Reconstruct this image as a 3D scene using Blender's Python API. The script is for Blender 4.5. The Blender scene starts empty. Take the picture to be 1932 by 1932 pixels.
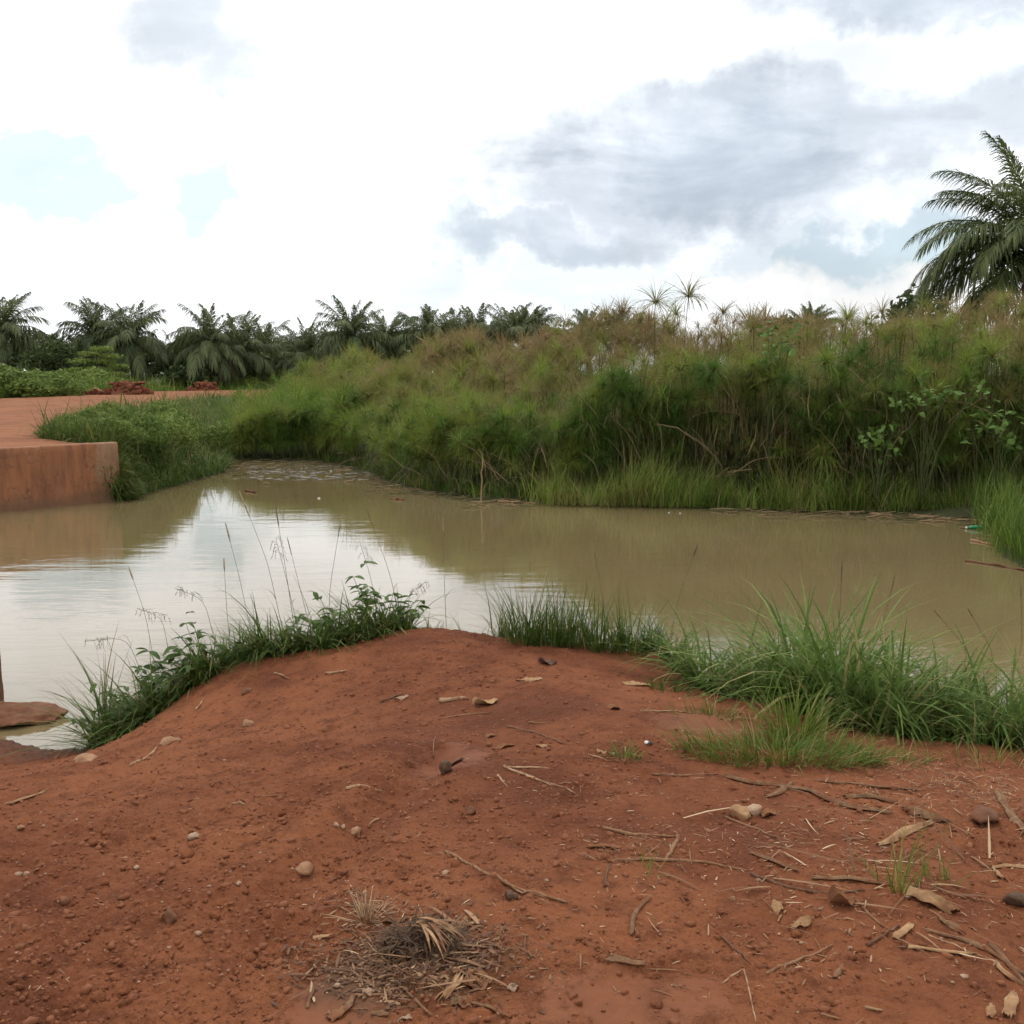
import bpy, math, random
import numpy as np
from mathutils import Vector, Matrix, Euler

random.seed(7)
RNG = np.random.default_rng(7)
SC = bpy.context.scene
COL = SC.collection
R = math.radians

# ------------------------------------------------------------------ camera
EYE = 2.5                       # eye height above the water (water is z = 0)
F = 1937.0                      # focal length in units of a 1932-pixel-wide frame
PITCH = math.atan(261.0 / F)    # looking slightly down
cam_data = bpy.data.cameras.new('camera')
cam_data.sensor_width = 36.0
cam_data.lens = 36.0 * F / 1932.0
cam_data.clip_start = 0.05
cam_data.clip_end = 3000.0
cam = bpy.data.objects.new('camera', cam_data)
cam.location = (0, 0, EYE)
cam.rotation_euler = (math.pi / 2 - PITCH, 0, 0)
COL.objects.link(cam)
SC.camera = cam
CP, SP = math.cos(PITCH), math.sin(PITCH)


def ray(px, py):
    a = (px - 966.0) / F
    b = (966.0 - py) / F
    return np.array([a, CP + b * SP, -SP + b * CP])


def on_plane(px, py, z=0.0):
    d = ray(px, py)
    t = (z - EYE) / d[2]
    return np.array([d[0] * t, d[1] * t, z])


def at_depth(px, py, Y):
    d = ray(px, py)
    t = Y / d[1]
    return np.array([d[0] * t, Y, EYE + d[2] * t])


# ------------------------------------------------------------------ sky
SUN_ELEV, SUN_AZ = R(58), R(-18)          # high, ahead of the camera and a little left
world = bpy.data.worlds.new('World')
SC.world = world
world.use_nodes = True
NT = world.node_tree
for n in list(NT.nodes):
    NT.nodes.remove(n)


class NB:
    """small helper for building node graphs"""
    def __init__(s, nt):
        s.nt = nt

    def n(s, typ, **kw):
        nd = s.nt.nodes.new(typ)
        for k, v in kw.items():
            setattr(nd, k, v)
        return nd

    def put(s, sock, v):
        if isinstance(v, bpy.types.NodeSocket):
            s.nt.links.new(v, sock)
        else:
            sock.default_value = v

    def m(s, op, a, b=0.0, c=None, clamp=False):
        nd = s.n('ShaderNodeMath', operation=op, use_clamp=clamp)
        s.put(nd.inputs[0], a)
        s.put(nd.inputs[1], b)
        if c is not None:
            s.put(nd.inputs[2], c)
        return nd.outputs[0]

    def mix(s, f, a, b):
        nd = s.n('ShaderNodeMix', data_type='RGBA')
        s.put(nd.inputs[0], f)
        for i, v in ((6, a), (7, b)):
            if isinstance(v, tuple) and len(v) == 3:
                v = v + (1.0,)
            s.put(nd.inputs[i], v)
        return nd.outputs[2]

    def ramp(s, f, lo, hi, a=0.0, b=1.0):
        nd = s.n('ShaderNodeMapRange', interpolation_type='SMOOTHSTEP')
        s.put(nd.inputs[0], f)
        nd.inputs[1].default_value = lo
        nd.inputs[2].default_value = hi
        nd.inputs[3].default_value = a
        nd.inputs[4].default_value = b
        return nd.outputs[0]

    def noise(s, vec, scale, detail=4.0, rough=0.55, dist=0.0):
        nd = s.n('ShaderNodeTexNoise')
        if vec is not None:
            s.nt.links.new(vec, nd.inputs['Vector'])
        nd.inputs['Scale'].default_value = scale
        nd.inputs['Detail'].default_value = detail
        nd.inputs['Roughness'].default_value = rough
        nd.inputs['Distortion'].default_value = dist
        return nd.outputs[0]


B = NB(NT)
sky = B.n('ShaderNodeTexSky', sky_type='NISHITA')
sky.sun_disc = False
sky.sun_elevation = SUN_ELEV
sky.sun_rotation = SUN_AZ
sky.air_density = 1.0
sky.dust_density = 2.0
tc = B.n('ShaderNodeTexCoord')
sep = B.n('ShaderNodeSeparateXYZ')
NT.links.new(tc.outputs['Generated'], sep.inputs[0])
dx, dy, dz = sep.outputs
# cloud-deck coordinates: direction projected to a plane overhead
zz = B.m('ADD', B.m('MAXIMUM', dz, 0.0), 0.10)
cx, cy = B.m('DIVIDE', dx, zz), B.m('DIVIDE', dy, zz)
comb = B.n('ShaderNodeCombineXYZ')
B.put(comb.inputs[0], cx)
B.put(comb.inputs[1], cy)
deck = comb.outputs[0]
n_big = B.noise(deck, 0.75, 6.0, 0.58, 0.4)
n_mid = B.noise(deck, 2.1, 6.0, 0.6, 0.3)
n_dir = B.noise(tc.outputs['Generated'], 9.0, 6.0, 0.62, 0.2)
n_puff = B.noise(tc.outputs['Generated'], 26.0, 5.0, 0.6, 0.0)
# tangent-plane coordinates toward +Y for the individual clouds ahead
dyc = B.m('MAXIMUM', dy, 0.08)
tu, tv = B.m('DIVIDE', dx, dyc), B.m('DIVIDE', dz, dyc)


def warp_noise(scale, off):
    mpn = B.n('ShaderNodeMapping')
    mpn.inputs['Location'].default_value = (off, off * 1.7, -off)
    NT.links.new(tc.outputs['Generated'], mpn.inputs[0])
    return B.m('SUBTRACT', B.noise(mpn.outputs[0], scale, 5.0, 0.6), 0.5)


tu = B.m('ADD', tu, B.m('MULTIPLY', warp_noise(7.0, 3.1), 0.20))
tv = B.m('ADD', tv, B.m('MULTIPLY', warp_noise(7.0, 8.3), 0.13))
tu = B.m('ADD', tu, B.m('MULTIPLY', warp_noise(24.0, 5.2), 0.07))
tv = B.m('ADD', tv, B.m('MULTIPLY', warp_noise(24.0, 1.4), 0.05))
mpl = B.n('ShaderNodeMapping')
mpl.inputs['Scale'].default_value = (1.0, 1.0, 2.8)
NT.links.new(tc.outputs['Generated'], mpl.inputs[0])
n_lay = B.noise(mpl.outputs[0], 5.5, 6.0, 0.58, 0.25)
wob = B.m('MULTIPLY', B.m('SUBTRACT', n_lay, 0.5), 1.9)
wob = B.m('ADD', wob, B.m('MULTIPLY', B.m('SUBTRACT', n_puff, 0.5), 0.35))


su = B.m('ADD', tu, B.m('MULTIPLY', warp_noise(15.0, 12.2), 0.16))
sv = B.m('ADD', tv, B.m('MULTIPLY', warp_noise(15.0, 17.4), 0.12))


def cloud_mask(items, tu=tu, tv=tv, hard=1.55):
    """soft ellipses (px centre, px radii, weight) with ragged noise edges"""
    out = None
    for (px, py, rx, ry, w) in items:
        d = ray(px, py)
        u0, v0 = d[0] / d[1], d[2] / d[1]
        a = B.m('DIVIDE', B.m('SUBTRACT', tu, u0), rx / F)
        b = B.m('DIVIDE', B.m('SUBTRACT', tv, v0), ry / F)
        q = B.m('ADD', B.m('MULTIPLY', a, a), B.m('MULTIPLY', b, b))
        q = B.m('ADD', q, wob)
        mk = B.m('MULTIPLY', B.ramp(q, -0.05 if hard > 1.3 else 0.45, hard, 1.0, 0.0), w)
        out = mk if out is None else B.m('MAXIMUM', out, mk)
    return out


grey = cloud_mask([
    (1370, 300, 470, 180, 1.0), (1200, 380, 340, 90, 0.85), (1310, 205, 240, 95, 0.9), (1620, 225, 300, 115, 0.85),
    (1850, 220, 330, 80, 0.75), (980, 335, 150, 85, 0.42), (1040, 448, 260, 46, 0.85), (1480, 430, 420, 120, 0.6),
    (1650, 350, 270, 170, 0.65), (335, 25, 170, 105, 0.75), (415, 115, 115, 85, 0.7), (1740, -25, 420, 85, 0.95),
    (1620, 95, 150, 58, 0.6), (150, 545, 200, 100, 0.32), (1250, 530, 560, 100, 0.36), (1000, 570, 380, 60, 0.25), (560, 560, 260, 50, 0.15),
])
blue = cloud_mask([
    (125, 325, 140, 90, .85), (365, 360, 85, 80, .85), (240, 310, 70, 50, 0.5), (560, 450, 200, 100, 0.5), (760, 470, 210, 85, 0.5),
    (1680, 505, 220, 85, 1.0), (1150, 520, 190, 60, 0.45), (1900, 90, 90, 60, 0.5), (1500, 470, 130, 50, 0.5),
], su, sv, 1.3)
cumul = cloud_mask([(1640, 560, 170, 42, 1.0), (1500, 545, 110, 45, 0.9), (1780, 570, 120, 36, 0.9)])
front = B.ramp(dy, 0.25, 0.6, 0.0, 1.0)
low = B.ramp(dz, 0.0, 0.75, 0.0, 1.0)
g_far = B.m('MULTIPLY', B.ramp(n_big, 0.50, 0.68, 0.0, 0.85), B.m('SUBTRACT', 1.0, B.m('MULTIPLY', front, B.m('SUBTRACT', 1.0, low))))
b_far = B.m('MULTIPLY', B.ramp(n_mid, 0.58, 0.72, 0.0, 0.5), B.m('SUBTRACT', 1.0, B.m('MULTIPLY', front, B.m('SUBTRACT', 1.0, low))))
grey_all = B.m('MAXIMUM', B.m('MULTIPLY', grey, front), g_far, clamp=True)
blue_all = B.m('MAXIMUM', B.m('MULTIPLY', blue, front), b_far, clamp=True)
skyc = B.n('ShaderNodeVectorMath', operation='SCALE')
NT.links.new(sky.outputs[0], skyc.inputs[0])
skyc.inputs['Scale'].default_value = 1.0
# colours are divided by the Background strength, which stays in the daylight range
STR = 0.12
tone = B.m('ADD', 0.62, B.m('MULTIPLY', B.m('ADD', n_mid, n_dir), 0.38))


def over(c):
    return tuple(v / STR for v in c)


white = B.n('ShaderNodeVectorMath', operation='SCALE')
white.inputs[0].default_value = over((1.54, 1.55, 1.57))
B.put(white.inputs['Scale'], tone)
gcol = B.n('ShaderNodeVectorMath', operation='SCALE')
gcol.inputs[0].default_value = over((0.570, 0.655, 0.760))
B.put(gcol.inputs['Scale'], B.m('ADD', 0.66, B.m('MULTIPLY', n_lay, 0.68)))
# cloud decks hide the blue; where they part the clear sky shows, thinned by bright haze
haze_blue = B.mix(0.78, skyc.outputs[0], over((0.80, 0.98, 1.03)))
c1 = B.mix(blue_all, white.outputs[0], haze_blue)
c2 = B.mix(grey_all, c1, gcol.outputs[0])
c3 = B.mix(B.m('MULTIPLY', cumul, 0.85), c2, over((1.02, 1.00, 0.98)))
hz = B.ramp(dz, 0.0, 0.10, 0.55, 0.0)
c4 = B.mix(hz, c3, over((0.96, 0.97, 0.98)))
bg = B.n('ShaderNodeBackground')
NT.links.new(c4, bg.inputs[0])
bg.inputs[1].default_value = STR
wo = B.n('ShaderNodeOutputWorld')
NT.links.new(bg.outputs[0], wo.inputs[0])

# ------------------------------------------------------------------ sun (veiled by cloud) and exposure
sun_data = bpy.data.lights.new('sun', 'SUN')
sun_data.energy = 1.3
sun_data.angle = R(18)
sun_data.color = (1.0, 0.96, 0.9)
sun = bpy.data.objects.new('sun', sun_data)
sd = Vector((math.cos(SUN_ELEV) * math.sin(SUN_AZ), math.cos(SUN_ELEV) * math.cos(SUN_AZ), math.sin(SUN_ELEV)))
sun.rotation_euler = (-sd).to_track_quat('-Z', 'Y').to_euler()
sun.location = (0, 0, 60)
COL.objects.link(sun)
SC.view_settings.view_transform = 'Standard'
SC.view_settings.look = 'None'
SC.view_settings.gamma = 1.0
SC.view_settings.exposure = 0.0
SC.view_settings.use_curve_mapping = False
SC.cycles.use_denoising = True
SC.cycles.max_bounces = 5
SC.cycles.diffuse_bounces = 2
SC.cycles.glossy_bounces = 2
SC.cycles.use_adaptive_sampling = True
SC.cycles.adaptive_threshold = 0.035
SC.cycles.adaptive_min_samples = 16
SC.cycles.transmission_bounces = 4
SC.cycles.transparent_max_bounces = 8
SC.cycles.caustics_reflective = False
SC.cycles.caustics_refractive = False

# ------------------------------------------------------------------ mesh helpers


def np_mesh(name, V, quads=None, tris=None, mat=None, smooth=False, tint=None):
    me = bpy.data.meshes.new(name)
    V = np.asarray(V, dtype=np.float32).reshape(-1, 3)
    q = np.zeros((0, 4), np.int32) if quads is None else np.asarray(quads, np.int32).reshape(-1, 4)
    t = np.zeros((0, 3), np.int32) if tris is None else np.asarray(tris, np.int32).reshape(-1, 3)
    me.vertices.add(len(V))
    me.vertices.foreach_set('co', V.ravel())
    nl = q.size + t.size
    me.loops.add(nl)
    me.loops.foreach_set('vertex_index', np.concatenate([q.ravel(), t.ravel()]))
    me.polygons.add(len(q) + len(t))
    starts = np.concatenate([np.arange(len(q)) * 4, len(q) * 4 + np.arange(len(t)) * 3]).astype(np.int32)
    me.polygons.foreach_set('loop_start', starts)
    if smooth:
        me.polygons.foreach_set('use_smooth', np.ones(len(q) + len(t), dtype=bool))
    if tint is not None:
        at = me.attributes.new('tint', 'FLOAT', 'POINT')
        at.data.foreach_set('value', np.asarray(tint, np.float32))
    me.update(calc_edges=True)
    if mat is not None:
        me.materials.append(mat)
    return me


def link(name, data, parent=None, loc=None, rot=None, scale=None):
    o = bpy.data.objects.new(name, data)
    COL.objects.link(o)
    if parent is not None:
        o.parent = parent
    if loc is not None:
        o.location = tuple(float(v) for v in loc)
    if rot is not None:
        o.rotation_euler = tuple(float(v) for v in rot)
    if scale is not None:
        o.scale = (scale,) * 3 if np.isscalar(scale) else tuple(float(v) for v in scale)
    return o


ORD = ['first', 'second', 'third', 'fourth', 'fifth', 'sixth', 'seventh', 'eighth', 'ninth', 'tenth', 'eleventh', 'twelfth', 'thirteenth', 'fourteenth', 'fifteenth', 'sixteenth',
       'seventeenth', 'eighteenth', 'nineteenth', 'twentieth']


def tag(o, label=None, cat=None, group=None, kind=None):
    if label:
        o['label'] = label
    if cat:
        o['category'] = cat
    if group:
        o['group'] = group
    if kind:
        o['kind'] = kind
    return o


def centred(name, V, quads=None, tris=None, mat=None, smooth=False, tint=None, parent=None):
    """a mesh object whose origin sits at the middle of its foot"""
    V = np.asarray(V, float)
    c = np.array([V[:, 0].mean(), V[:, 1].mean(), V[:, 2].min()])
    return link(name, np_mesh(name, V - c, quads, tris, mat, smooth, tint), parent, c)


class Acc:
    """gathers pieces into one mesh"""
    def __init__(s):
        s.V, s.Q, s.T, s.t, s.k = [], [], [], [], 0

    def add(s, V, quads=None, tris=None, tint=0.5):
        V = np.asarray(V, float).reshape(-1, 3)
        s.V.append(V)
        if quads is not None and len(quads):
            s.Q.append(np.asarray(quads).reshape(-1, 4) + s.k)
        if tris is not None and len(tris):
            s.T.append(np.asarray(tris).reshape(-1, 3) + s.k)
        s.t.append(np.broadcast_to(np.asarray(tint, float), (len(V),)))
        s.k += len(V)

    def get(s):
        return (np.concatenate(s.V), np.concatenate(s.Q) if s.Q else None,
                np.concatenate(s.T) if s.T else None, np.concatenate(s.t))

    def mesh(s, name, mat, smooth=False):
        V, q, t, ti = s.get()
        return np_mesh(name, V, q, t, mat, smooth, ti)


# gradient noise, vectorised
_perm = np.random.default_rng(3).permutation(512)
_ang = np.random.default_rng(4).uniform(0, 2 * np.pi, 512)


def pnoise(x, y, seed=0):
    x = np.asarray(x, float) + seed * 17.3
    y = np.asarray(y, float) + seed * 9.1
    xi, yi = np.floor(x).astype(int), np.floor(y).astype(int)
    xf, yf = x - xi, y - yi
    u, v = xf * xf * xf * (xf * (xf * 6 - 15) + 10), yf * yf * yf * (yf * (yf * 6 - 15) + 10)

    def g(ix, iy, fx, fy):
        h = _perm[(_perm[ix & 511] + iy) & 511]
        a = _ang[h]
        return np.cos(a) * fx + np.sin(a) * fy
    n00, n10 = g(xi, yi, xf, yf), g(xi + 1, yi, xf - 1, yf)
    n01, n11 = g(xi, yi + 1, xf, yf - 1), g(xi + 1, yi + 1, xf - 1, yf - 1)
    return (n00 * (1 - u) + n10 * u) * (1 - v) + (n01 * (1 - u) + n11 * u) * v


def sstep(a, b, x):
    t = np.clip((np.asarray(x, float) - a) / (b - a), 0, 1)
    return t * t * (3 - 2 * t)


def signed_dist(P, poly):
    """distance to a closed polygon, positive outside"""
    P = np.asarray(P, float)
    poly = np.asarray(poly, float)
    best = np.full(len(P), 1e18)
    inside = np.zeros(len(P), bool)
    for i in range(len(poly)):
        a, b = poly[i], poly[(i + 1) % len(poly)]
        ab = b - a
        t = np.clip(((P - a) @ ab) / (ab @ ab), 0, 1)
        d = P - (a + t[:, None] * ab)
        best = np.minimum(best, (d * d).sum(1))
        cond = (a[1] > P[:, 1]) != (b[1] > P[:, 1])
        with np.errstate(divide='ignore', invalid='ignore'):
            xin = (b[0] - a[0]) * (P[:, 1] - a[1]) / (b[1] - a[1]) + a[0]
        inside ^= cond & (P[:, 0] < xin)
    d = np.sqrt(best)
    return np.where(inside, -d, d)


def blades(base, az, length, width, lean, bend, segs=4, tint=0.5, taper=1.5, twist=0.0):
    """flat curved blades; arrays of N values each -> V, quads, tint"""
    base = np.asarray(base, float).reshape(-1, 3)
    N = len(base)
    az, length, width, lean, bend, tint = [np.broadcast_to(np.asarray(v, float), (N,)) for v in (az, length, width, lean, bend, tint)]
    hd = np.stack([np.cos(az), np.sin(az), np.zeros(N)], 1)
    saz = az + twist * RNG.uniform(-1, 1, N)
    side = np.stack([-np.sin(saz), np.cos(saz), np.zeros(N)], 1)
    p = base.copy()
    V = np.zeros((N, segs + 1, 2, 3))
    for k in range(segs + 1):
        t = k / segs
        w = width * (1 - t ** taper) * (0.6 + 0.4 * min(1, t * 6)) * 0.5 + 0.0004
        V[:, k, 0] = p - side * w[:, None]
        V[:, k, 1] = p + side * w[:, None]
        a = np.minimum(lean + bend * (t + 0.5 / segs), 2.9)
        step = length / segs
        p = p + (hd * np.sin(a)[:, None] + np.array([0, 0, 1]) * np.cos(a)[:, None]) * step[:, None]
    idx = np.arange(N * (segs + 1) * 2).reshape(N, segs + 1, 2)
    Q = np.stack([idx[:, :-1, 0], idx[:, :-1, 1], idx[:, 1:, 1], idx[:, 1:, 0]], -1).reshape(-1, 4)
    return V.reshape(-1, 3), Q, np.repeat(tint, (segs + 1) * 2)


def tube(pts, rad, sides=5, cap=True):
    pts = np.asarray(pts, float)
    n = len(pts)
    rad = np.broadcast_to(np.asarray(rad, float), (n,)).copy()
    tg = np.gradient(pts, axis=0)
    tg /= np.linalg.norm(tg, axis=1)[:, None] + 1e-9
    ref = np.array([0, 0, 1.0]) if abs(tg[:, 2]).mean() < 0.8 else np.array([0, 1.0, 0])
    s = np.cross(tg, ref)
    s /= np.linalg.norm(s, axis=1)[:, None] + 1e-9
    u = np.cross(s, tg)
    V = []
    for k in range(sides):
        a = 2 * np.pi * k / sides
        V.append(pts + (s * np.cos(a) + u * np.sin(a)) * rad[:, None])
    V = np.stack(V, 1).reshape(-1, 3)
    i = np.arange(n - 1)[:, None] * sides + np.arange(sides)[None]
    j = np.arange(n - 1)[:, None] * sides + (np.arange(sides)[None] + 1) % sides
    Q = np.stack([i, j, j + sides, i + sides], -1).reshape(-1, 4)
    T = None
    if cap:
        c0, c1 = len(V), len(V) + 1
        V = np.vstack([V, pts[0], pts[-1]])
        T = [[c0, (k + 1) % sides, k] for k in range(sides)]
        o = (n - 1) * sides
        T += [[c1, o + k, o + (k + 1) % sides] for k in range(sides)]
    return V, Q, T


def resample(pts, n, jitter=0.0):
    pts = np.asarray(pts, float)
    d = np.r_[0, np.cumsum(np.linalg.norm(np.diff(pts, axis=0), axis=1))]
    s = np.linspace(0, d[-1], n)
    P = np.stack([np.interp(s, d, pts[:, k]) for k in range(3)], 1)
    for _ in range(2):
        P[1:-1] = 0.25 * P[:-2] + 0.5 * P[1:-1] + 0.25 * P[2:]
    if jitter:
        P[1:-1] += RNG.normal(0, jitter, (n - 2, 3))
    return P


def icosphere(sub):
    t = (1 + 5 ** 0.5) / 2
    v = [(-1, t, 0), (1, t, 0), (-1, -t, 0), (1, -t, 0), (0, -1, t), (0, 1, t), (0, -1, -t), (0, 1, -t), (t, 0, -1), (t, 0, 1), (-t, 0, -1), (-t, 0, 1)]
    f = [(0, 11, 5), (0, 5, 1), (0, 1, 7), (0, 7, 10), (0, 10, 11), (1, 5, 9), (5, 11, 4), (11, 10, 2), (10, 7, 6), (7, 1, 8),
         (3, 9, 4), (3, 4, 2), (3, 2, 6), (3, 6, 8), (3, 8, 9), (4, 9, 5), (2, 4, 11), (6, 2, 10), (8, 6, 7), (9, 8, 1)]
    v = [np.array(p, float) / np.linalg.norm(p) for p in v]
    for _ in range(sub):
        nf, mid = [], {}

        def mp(a, b):
            k = (min(a, b), max(a, b))
            if k not in mid:
                p = v[a] + v[b]
                v.append(p / np.linalg.norm(p))
                mid[k] = len(v) - 1
            return mid[k]
        for a, b, c in f:
            x, y, z = mp(a, b), mp(b, c), mp(c, a)
            nf += [(a, x, z), (b, y, x), (c, z, y), (x, y, z)]
        f = nf
    return np.array(v), np.array(f)


def rock_shape(sub=2, seed=0, rough=0.28, facets=7):
    """an angular lump: a sphere cut by random planes and roughened"""
    r = np.random.default_rng(seed)
    V, T = icosphere(sub)
    for _ in range(facets):
        n = r.normal(size=3)
        n /= np.linalg.norm(n)
        c = r.uniform(0.55, 0.85)
        d = V @ n
        V = V - np.outer(np.maximum(d - c, 0), n)
    nn = pnoise(V[:, 0] * 2.3 + V[:, 2] * 1.7, V[:, 1] * 2.3 - V[:, 2] * 1.1, seed)
    V = V * (1 + rough * nn)[:, None]
    return V, T


# ------------------------------------------------------------------ materials


def new_mat(name):
    m = bpy.data.materials.new(name)
    m.use_nodes = True
    nt = m.node_tree
    p = nt.nodes['Principled BSDF']
    return m, NB(nt), p


def obj_pos(b):
    g = b.n('ShaderNodeNewGeometry')
    return g.outputs['Position']


def soil_mat(name, dry, mid, dark, wet=(), bump=0.6, litter=None, margin=False):
    m, b, p = new_mat(name)
    pos = obj_pos(b)
    n0 = b.noise(pos, 0.55, 4, 0.55)
    n1 = b.noise(pos, 1.6, 5, 0.6)
    n1 = b.m('ADD', b.m('MULTIPLY', n1, 0.55), b.m('MULTIPLY', n0, 0.45))
    n2 = b.noise(pos, 9.0, 5, 0.65)
    n3 = b.noise(pos, 70.0, 4, 0.7)
    c = b.mix(b.ramp(n1, 0.42, 0.60), mid, dry)
    c = b.mix(b.ramp(n1, 0.49, 0.37, 0.0, 0.8), c, dark)
    c = b.mix(b.ramp(n2, 0.46, 0.70, 0.0, 0.75), c, dark)
    c = b.mix(b.ramp(n3, 0.35, 0.75, 0.0, 0.35), c, dry)
    h = b.m('ADD', b.m('MULTIPLY', n2, 0.6), b.m('MULTIPLY', n3, 0.22))
    h = b.m('ADD', h, b.m('MULTIPLY', b.noise(pos, 260.0, 3, 0.7), 0.07))
    rough = 0.92
    wm = None
    for (wx, wy, rx, ry) in wet:
        sp = b.n('ShaderNodeSeparateXYZ')
        b.nt.links.new(pos, sp.inputs[0])
        a = b.m('DIVIDE', b.m('SUBTRACT', sp.outputs[0], wx), rx)
        e = b.m('DIVIDE', b.m('SUBTRACT', sp.outputs[1], wy), ry)
        q = b.m('ADD', b.m('MULTIPLY', a, a), b.m('MULTIPLY', e, e))
        q = b.m('ADD', q, b.m('MULTIPLY', b.m('SUBTRACT', n2, 0.5), 2.6))
        mk = b.ramp(q, 0.35, 1.25, 1.0, 0.0)
        wm = mk if wm is None else b.m('MAXIMUM', wm, mk)
    if wm is not None:
        c = b.mix(b.m('MULTIPLY', wm, 0.55), c, (0.135, 0.046, 0.019))
        h = b.m('MULTIPLY', h, b.m('SUBTRACT', 1.0, b.m('MULTIPLY', wm, 0.88)))
        rough = b.m('SUBTRACT', 0.92, b.m('MULTIPLY', wm, 0.24))
    if margin:                          # mud soaked by the pond
        spz = b.n('ShaderNodeSeparateXYZ')
        b.nt.links.new(pos, spz.inputs[0])
        soak = b.ramp(b.m('ADD', spz.outputs[2], b.m('MULTIPLY', b.m('SUBTRACT', n2, 0.5), 0.12)), 0.04, 0.13, 1.0, 0.0)
        c = b.mix(b.m('MULTIPLY', soak, 0.8), c, (0.050, 0.020, 0.010))
        rough = b.m('SUBTRACT', rough, b.m('MULTIPLY', soak, 0.4))
    bp = b.n('ShaderNodeBump')
    bp.inputs['Strength'].default_value = bump
    bp.inputs['Distance'].default_value = 0.04
    b.put(bp.inputs['Height'], h)
    b.put(p.inputs['Base Color'], c)
    b.put(p.inputs['Roughness'], rough)
    b.put(p.inputs['Normal'], bp.outputs[0])
    if litter:
        lx, ly, lr1, lr2 = litter
        sp2 = b.n('ShaderNodeSeparateXYZ')
        b.nt.links.new(pos, sp2.inputs[0])
        a = b.m('DIVIDE', b.m('SUBTRACT', sp2.outputs[0], lx), lr1)
        e = b.m('DIVIDE', b.m('SUBTRACT', sp2.outputs[1], ly), lr2)
        q = b.m('ADD', b.m('MULTIPLY', a, a), b.m('MULTIPLY', e, e))
        q = b.m('ADD', q, b.m('MULTIPLY', b.m('SUBTRACT', n2, 0.5), 2.4))
        c = b.mix(b.ramp(q, 0.1, 1.3, 0.8, 0.0), c, (0.062, 0.032, 0.015))
        b.put(p.inputs['Base Color'], c)
    p.inputs['Specular IOR Level'].default_value = 0.12
    return m


def leaf_mat(name, stops, rough=0.55, trans=0.30, obj_var=0.0, spec=0.35):
    """stops: list of (position, colour) over the per-blade tint"""
    m, b, p = new_mat(name)
    at = b.n('ShaderNodeAttribute', attribute_name='tint')
    f = at.outputs['Fac']
    if obj_var:
        oi = b.n('ShaderNodeObjectInfo')
        f = b.m('ADD', f, b.m('MULTIPLY', b.m('SUBTRACT', oi.outputs['Random'], 0.5), obj_var), clamp=True)
    rp = b.n('ShaderNodeValToRGB')
    el = rp.color_ramp.elements
    el[0].position, el[0].color = stops[0][0], stops[0][1] + (1,)
    el[1].position, el[1].color = stops[-1][0], stops[-1][1] + (1,)
    for s, c in stops[1:-1]:
        e = el.new(s)
        e.color = c + (1,)
    b.put(rp.inputs[0], f)
    b.put(p.inputs['Base Color'], rp.outputs[0])
    p.inputs['Roughness'].default_value = rough
    p.inputs['Specular IOR Level'].default_value = spec
    tr = b.n('ShaderNodeBsdfTranslucent')
    b.put(tr.inputs[0], rp.outputs[0])
    mx = b.n('ShaderNodeMixShader')
    mx.inputs[0].default_value = trans
    b.nt.links.new(p.outputs[0], mx.inputs[1])
    b.nt.links.new(tr.outputs[0], mx.inputs[2])
    out = b.nt.nodes['Material Output']
    b.nt.links.new(mx.outputs[0], out.inputs[0])
    return m


def plain_mat(name, c1, c2, scale=20.0, rough=0.85, bump=0.3, stretch=None, spec=0.2, dust=0.0):
    m, b, p = new_mat(name)
    tcn = b.n('ShaderNodeTexCoord')
    vec = tcn.outputs['Object']
    if stretch:
        mp = b.n('ShaderNodeMapping')
        mp.inputs['Scale'].default_value = stretch
        b.nt.links.new(vec, mp.inputs[0])
        vec = mp.outputs[0]
    n = b.noise(vec, scale, 5, 0.65)
    oi = b.n('ShaderNodeObjectInfo')
    f = b.ramp(n, 0.3, 0.7)
    f = b.m('ADD', b.m('MULTIPLY', f, 0.7), b.m('MULTIPLY', oi.outputs['Random'], 0.3), clamp=True)
    colr = b.mix(f, c1, c2)
    if dust:
        colr = b.mix(b.ramp(b.noise(vec, scale * .35, 3, .6), .40, .66, 0.0, dust), colr, (0.125, 0.043, 0.018))
    b.put(p.inputs['Base Color'], colr)
    p.inputs['Roughness'].default_value = rough
    p.inputs['Specular IOR Level'].default_value = spec
    bp = b.n('ShaderNodeBump')
    bp.inputs['Strength'].default_value = bump
    bp.inputs['Distance'].default_value = 0.01
    b.put(bp.inputs['Height'], n)
    b.put(p.inputs['Normal'], bp.outputs[0])
    return m


WL_ = on_plane(775, 1850, 0.95)
W1 = on_plane(640, 1900, 0.95)
W2 = on_plane(850, 1445, 0.85)
W3 = on_plane(1330, 1380, 0.8)
W4 = on_plane(1180, 1900, 0.95)
M = {}
M['soil'] = soil_mat('red_soil', (0.205, 0.073, 0.031), (0.140, 0.045, 0.0195), (0.078, 0.0245, 0.0112), bump=1.0, margin=True, litter=(WL_[0], WL_[1], 0.30, 0.20),
                     wet=((W1[0], W1[1], 0.16, 0.22), (W2[0], W2[1], 0.20, 0.22), (W3[0], W3[1], 0.3, 0.25), (W4[0], W4[1], 0.3, 0.16)))
M['road'] = soil_mat('road_laterite', (0.245, 0.098, 0.044), (0.190, 0.072, 0.031), (0.135, 0.050, 0.021), bump=0.4)
M['clod'] = soil_mat('heap_clay', (0.150, 0.050, 0.026), (0.11, 0.035, 0.018), (0.065, 0.021, 0.012), bump=0.5)
M['crumb'] = plain_mat('soil_crumb', (0.115, 0.038, 0.016), (0.205, 0.076, 0.033), 12.0)
M['mud'] = soil_mat('swamp_mud', (0.055, 0.060, 0.026), (0.045, 0.048, 0.020), (0.032, 0.030, 0.014), bump=0.5)
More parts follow.
